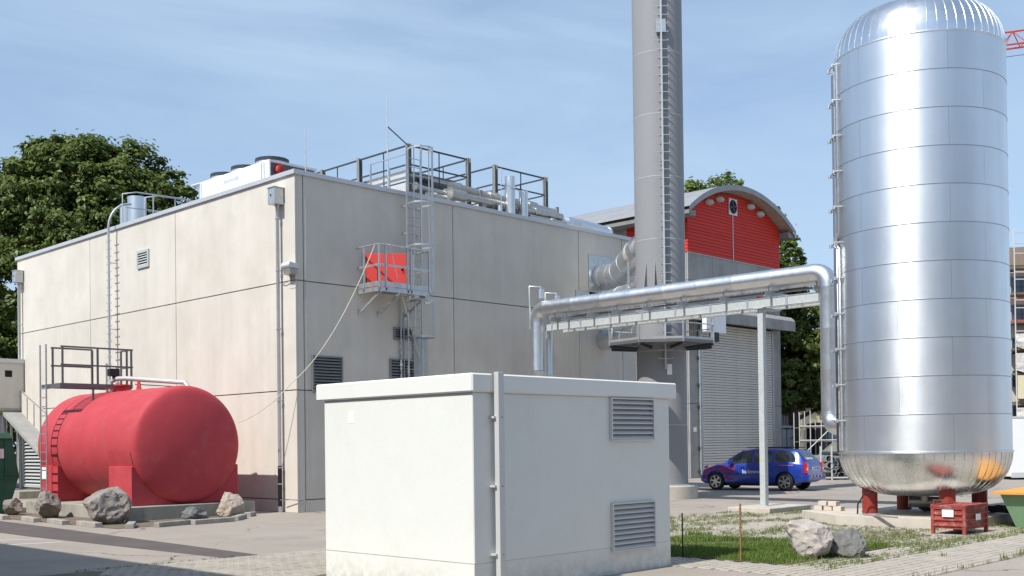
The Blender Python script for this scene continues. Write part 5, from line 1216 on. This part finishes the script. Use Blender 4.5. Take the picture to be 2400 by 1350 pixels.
MB().cyl((-.3,0,1.0),(1.6,0,2.8),.03,n=8).build('scaffold_brace','alu_light',scf,local=True)
# tarp heap + pipe pile
tp_=wpt(.297,60); e=empty('tarpaulin_heap',tp_,'grey green tarpaulin stretched over a heap behind the car','heap',rz=az-R(90))
MB().add([(-.9,-.6,1.0),(1.0,-.6,1.0),(1.1,1,1.0),(-1.0,1,1.0),(-.1,.2,1.95),(.3,.2,1.9),(-.9,-.6,0),(1.0,-.6,0),(1.1,1,0),(-1.0,1,0)],[(0,1,5,4),(1,2,5),(2,3,4,5),(3,0,4),(0,6,7,1),(1,7,8,2),(3,9,6,0)]).build('tarpaulin','tarp_g',e,local=True,bevel=.05)
pp_=wpt(.3005,55); e=empty('pipe_stack',pp_,'stack of dark pipes with open ends on a rack behind the car','pipe stack',rz=az-R(90))
for k in range(26):
    r_=random.choice([.10,.13,.17,.2]); xx=random.uniform(-.95,1.0); zz_=.18+random.random()*1.25*(1-abs(xx)*.35)
    o=MB().lathe(0,0,[(r_,0),(r_,2.5),(r_-.025,2.5),(r_-.025,0),(r_,0)],14).build('pipe',random.choice(['rubber','galv','dark_steel','galv']),e,local=True,smooth=40); o.rotation_euler=(R(-90),0,R(random.uniform(-6,6))); o.location=(xx,-.2+random.uniform(-.2,.1),zz_)
for xx in(-1.1,-.55,1.15): MB().bar((xx,-.3,0),(xx,-.3,1.7),.07).build('rack_post','alu_light',e,local=True)
MB().bar((-1.1,-.3,.12),(1.15,-.3,.12),.07).build('rack_rail','alu_light',e,local=True)
e=empty('black_van',wpt(.318,66),'black van front seen behind the silver tank edge','van',rz=az-R(90))
MB().box(-2.2,1.4,0,4,.4,3.1).build('body','black',e,local=True,bevel=.25); MB().box(-1.9,-.3,-.02,0,1.9,2.6).build('windscreen','win',e,local=True)
for xx in(-1.6,.9): MB().cyl((xx,.2,.42),(xx,.6,.42),.42,n=18).build('wheel','rubber',e,local=True)
# right of the tank: white cabin and scaffolded building, crane
wc=empty('white_site_cabin',wpt(.475,52),'white site cabin right of the silver tank','cabin',rz=az-R(90))
MB().box(-1.0,6,0,4,.15,3.0).build('cabin_wall','white_cont',wc,local=True,bevel=.02); MB().box(-1.03,6,-.03,4,2.95,3.02).build('roof_edge','alu_light',wc,local=True)
MB().box(-.98,6,-.02,0,.1,.35).build('base_rail','alu_light',wc,local=True)
sb=empty('scaffolded_building',wpt(.478,84),'pale building behind scaffold and sagging tarpaulins at the right edge','building',rz=az-R(90))
MB().box(-1.2,14,2.2,12,0,15.6).build('wall','house_w',sb,local=True); MB().prism([(-1.6,15.6),(14,15.6),(14,17.6),(-.8,17.0)],(0,2,0),(1,0,0),(0,0,1),(0,10,0)).build('roof','tile',sb,local=True)
for k in range(5):
    for j,zz_ in enumerate((3.2,6.0,8.6,11.2,13.4)):
        wd=MB().box(-.6+2.6*k,.7+2.6*k,2.14,2.19,zz_,zz_+1.3).build('window','win',sb,local=True); MB().box(-.7+2.6*k,.8+2.6*k,2.10,2.139,zz_-.12,zz_).build('sill','alu_light',wd,local=True)
MB().box(-1.3,14,.1,2.1,11.0,11.09).build('scaffold_deck','crane',sb,local=True)
for zz_ in(2.6,4.8,7.0,8.9,11.0,13.2,15.2): MB().box(-1.3,14,.1,2.1,zz_-.14,zz_).build('scaffold_deck','plank',sb,local=True)
for k in range(7):
    for dy in(0,2.15): MB().cyl((-1.3+2.5*k,dy,0),(-1.3+2.5*k,dy,18.2),.05,n=6).build('scaffold_tube','alu_light',sb,local=True)
for zz_ in [1.0,1.6,3.6,5.8,8.0,9.6,10.2,12,12.6,14.2,14.8,16.2,17.0,17.8]: MB().cyl((-1.3,0,zz_),(14,0,zz_),.04,n=6).build('scaffold_ledger','alu_light',sb,local=True)
def drape(x0,x1,z0,z1,material,seed):
    vs=[];fs=[];nx,nz=24,10
    for i in range(nx+1):
        for j in range(nz+1):
            u,v=i/nx,j/nz; x=x0+(x1-x0)*u; sag=.35*math.sin(math.pi*((u*3)%1))*(1-v)
            z=z0+(z1-z0)*v-sag; y_=-.12-.22*abs(math.sin(u*9+seed+v*2))*(1-abs(v-.5))-.12*noise.noise(Vector((u*7,v*6,seed))); vs.append((x,y_,z))
    for i in range(nx):
        for j in range(nz): a=i*(nz+1)+j; fs.append((a,a+nz+1,a+nz+2,a+1))
    MB().add(vs,fs).build('tarpaulin',material,sb,local=True,smooth=60)
drape(-1.4,9,9.0,10.0,'tarp',1); drape(-1.4,9,7.2,8.5,'tarp',2); drape(-1.4,9,3.1,4.3,'tarp',5); drape(-1.4,9,1.3,2.3,'tarp',7)
bn=MB().box(-1.25,3.5,-.10,-.06,5.0,6.8).build('banner','tarp_y',sb,local=True)
text_mesh('SG',.9,'lettering','post_grey',sb,frame((.4,-.105,5.9),(1,0,0),(0,0,1)),local=True)
# crane jib
ce=empty('tower_crane',wpt(.46,110),'red lattice crane jib beyond the silver tank','crane',rz=az-R(90))
j0,j1=Vector((-9,0,40.6)),Vector((12,0,43.2)); dj=(j1-j0).normalized(); un=Vector((0,0,1))
for yy_ in(0,1.4): MB().tube([j0+Vector((0,yy_,0)),j1+Vector((0,yy_,0))],.10,6).build('chord','crane',ce,local=True)
MB().tube([j0+Vector((0,.7,1.5)),j1+Vector((0,.7,1.5))],.10,6).build('chord','crane',ce,local=True)
k=0
while k<20:
    a=j0+dj*k; b=a+dj*1.1
    for yy_ in(0,1.4): MB().tube([a+Vector((0,yy_,0)),b+Vector((0,.7-yy_+yy_,1.5)) if False else Vector((b.x,.7,b.z+1.5))],.05,5).tube([Vector((b.x,.7,b.z+1.5)),a+dj*2.2+Vector((0,yy_,0))],.05,5).build('lacing','crane',ce,local=True)
    k+=2.2
MB().tube([j0+Vector((0,.7,-1)),j1+Vector((0,.7,-1))],.03,5).build('hoist_rope','dark_steel',ce,local=True)
MB().box(11,13,-.3,1.7,0,46).build('mast','crane',ce,local=True)

# ================================================================== TREES
def tree(u,depth,h_,blobs,label,leafm='leaf',leaf=.30,nl=26000,seed=1,trunk_r=.35,zoff=0,name='tree',jitter=.35):
    """blobs: list of (du metres sideways, dd metres depth, z, rx, rz) crown masses"""
    p=wpt(u,depth); e=empty(name,p,label,'tree',rz=az-R(90)); r_=np.random.default_rng(seed)
    tk=MB().tube([(0,0,-.1),(.1,0,h_*.15),(-.05,.1,h_*.35),(.1,0,h_*.62)],[trunk_r*1.25,trunk_r,trunk_r*.7,trunk_r*.25],12)
    for (bx_,by_,bz_,brx,brz) in blobs:
        s0=Vector((0,.05,min(h_*.45,bz_*.6))); s1=Vector((bx_,by_,bz_)); mid=s0.lerp(s1,.5)+Vector((0,0,-.3)); tk.tube([s0,mid,s1],[trunk_r*.45,trunk_r*.3,.04],7)
        for k in range(5):
            d_=Vector((r_.normal(),r_.normal(),r_.normal(.3,.7))).normalized(); tk.tube([s0.lerp(s1,.75),s1+Vector((d_.x*brx*.75,d_.y*brx*.75,d_.z*brz*.75))],[trunk_r*.14,.015],5)
    tk.build('trunk','bark',e,local=True,smooth=60)
    vol=np.array([b[3]**2*b[4] for b in blobs])**.66; vol=vol/vol.sum(); C=[];NN=[]
    for b,w in zip(blobs,vol):
        n_=int(nl*w); ncl=max(26,int(84*(b[3]/2.5)**1.7))
        d_=r_.normal(size=(ncl,3)); d_/=np.linalg.norm(d_,axis=1)[:,None]; rr=r_.uniform(.55,1.0,ncl)**.6
        cc=np.array([b[0],b[1],b[2]])+d_*rr[:,None]*np.array([b[3],b[3],b[4]])
        cr_=r_.uniform(.16,.52,ncl)*min(1.0,b[3]*.45)*1.35
        idx=r_.integers(0,ncl,n_); q=r_.normal(size=(n_,3)); q/=np.linalg.norm(q,axis=1)[:,None]
        rad_=r_.uniform(.25,1,n_)**.5; sq=np.array([1,1,.6])
        loose=(r_.random(n_)<.16)[:,None]; C.append(cc[idx]+q*(rad_*cr_[idx])[:,None]*sq*np.where(loose,1.9,1.0)); NN.append(q*.7+d_[idx]*.6+np.array([0,0,.55]))
    C=np.concatenate(C); NN=np.concatenate(NN)+r_.normal(size=C.shape)*.45; NN/=np.linalg.norm(NN,axis=1)[:,None]; n_=len(C)
    a=np.cross(NN,r_.normal(size=C.shape)); a/=np.linalg.norm(a,axis=1)[:,None]; b=np.cross(NN,a); sz=r_.uniform(.55,1.15,n_)[:,None]*leaf/2
    fold=NN*sz*.35
    V=np.stack([C-a*sz*1.1,C-b*sz*.62+fold,C+a*sz*1.1,C+b*sz*.62+fold],1).reshape(-1,3)
    me=bpy.data.meshes.new('crown'); me.vertices.add(n_*4); me.vertices.foreach_set('co',V.astype(np.float32).ravel())
    me.loops.add(n_*4); me.loops.foreach_set('vertex_index',np.arange(n_*4,dtype=np.int32)); me.polygons.add(n_); me.polygons.foreach_set('loop_start',np.arange(0,n_*4,4,dtype=np.int32)); me.update(calc_edges=True)
    me.materials.append(M[leafm]); o=bpy.data.objects.new('crown',me); COL.objects.link(o); o.parent=e
    return e
tree(-.39,62,20,[(0,0,15.6,4.0,4.0),(-.8,0,16.6,3.4,3.2),(2.4,0,15.8,2.8,2.8),(-2.6,0,16.2,2.6,2.6),(-1.2,0,18.0,1.9,1.9),(-2.4,0,18.2,1.1,1.7),(.6,0,18.2,1.7,1.6),(2.9,.5,17.0,1.9,2.4),(3.6,0,14.0,2.6,2.8),(5.2,0,15.3,1.7,2.4),(6.3,0,14.4,1.2,1.9),(1.5,0,14.5,3.2,3.0),(-3.4,1,15.9,2.4,2.6),(-4.7,0,14.9,2.2,2.9),(-5.6,0,12.0,2.4,3),(1.5,-1,11.2,3.8,3.4),(-3,-1,9.8,4.5,4.4),(-6.5,0,7.8,3.0,3.6),(3.6,0,10,2.4,2.2),(-6,0,4.5,2.8,2.8),(-3.2,0,5.5,3.2,3)],
     'big dark green tree rising behind the left end of the hall',leaf=.29,nl=190000,seed=3)
tree(-.505,58,14,[(0,0,9.5,3.2,3.4),(1.2,0,6.0,3.2,3.2),(1.5,0,3.0,2.8,2.6)],'darker tree at the left picture edge behind the footbridge',leaf=.36,nl=16000,seed=8)
tree(-.198,72,20,[(0,0,18.6,1.0,1.2),(-.8,0,17.6,1.6,1.4),(1.3,0,17.0,1.0,1.1)],'treetop peeping over the roof near the hall corner','leaf2',.34,3200,seed=5)
tree(.183,84,22.5,[(-1.0,0,20.4,2.2,1.9),(1.3,0,20.7,1.7,1.9),(4.6,0,18.3,1.5,1.9),(-2.8,0,19.2,1.5,1.5),(5.9,0,16.7,1.0,1.6)],'treetop peeping over the barrel roof','leaf2',.36,9000,seed=11)
tree(.2575,70,16,[(-.2,0,13.2,1.1,1.7),(-.2,0,12.0,1.3,1.8),(-.5,0,10.6,1.6,1.8),(-.9,0,11.8,1.6,2.2),(-1.5,0,10.6,2.4,2.6),(1.3,0,9.3,2.4,2.4),(2.9,0,7.6,2.8,2.6),(-.7,0,6.9,3.0,2.8),(3.2,0,5.4,2.6,2.0),(1.8,.6,6.4,2.4,2.2),(.0,1,5.8,2.6,1.9)],
     'bushy green tree between the red gable and silver tank',leaf=.29,nl=90000,seed=14)
# surroundings beyond the picture that shade the yard and show in the polished metal
ob=empty('office_block',(-26,-4,0),'rendered office block left of the yard','building')
MB().box(-38,-18.5,-22,30,0,9.75).build('wall','far_render',ob)
for k in range(12):
    for j in range(3):
        wd=MB().box(-18.5,-18.46,-20.5+4*k,-18.5+4*k,1.2+2.8*j,2.9+2.8*j).build('window','win',ob); MB().box(-18.5,-18.4,-20.6+4*k,-18.4+4*k,1.1+2.8*j,1.2+2.8*j-.003).build('sill','alu_light',wd)
MB().box(-38.3,-18.3,-22.3,30.3,9.75,9.9).build('roof_edge','coping',ob)
ob2=empty('warehouse',(10,-60,0),'long warehouse behind the standpoint','building')
MB().box(-40,45,-75,-58,0,9).build('wall','far_render',ob2)
for k in range(14): MB().box(-38+6*k,-35+6*k,-58,-57.96,3,5.5).build('window','win',ob2)
tree(0,-16,13,[(0,0,9,4,3.4),(3,1,7.5,3,3),(-3,0,7.5,3,3)],'leafy tree behind the standpoint',leaf=.5,nl=5000,seed=21)
for k_,(tx_,ty_,lb_) in enumerate([(-36,-36,'leafy tree far behind the standpoint, beside the office block'),(-27,-46,'leafy tree behind the standpoint, left of the middle'),(-15,-50,'leafy tree behind the standpoint, right of the middle'),(-2,-50,'leafy tree before the warehouse'),(-44,-26,'leafy tree behind the office block')]):
    o=tree(0,0,15,[(0,0,10,4.2,4.5),(3,1,8.0,3.2,3.5),(-3,0,8.0,3.2,3.5),(0,0,6,3.5,3)],lb_,leaf=.6,nl=6000,seed=30+k_); o.location=(tx_,ty_,0)
tree(-2.0,-8,13,[(0,0,9,4,3.4),(3,1,7.5,3,3),(-3,0,7.5,3,3)],'leafy tree right of and behind the standpoint',leaf=.5,nl=5000,seed=22)
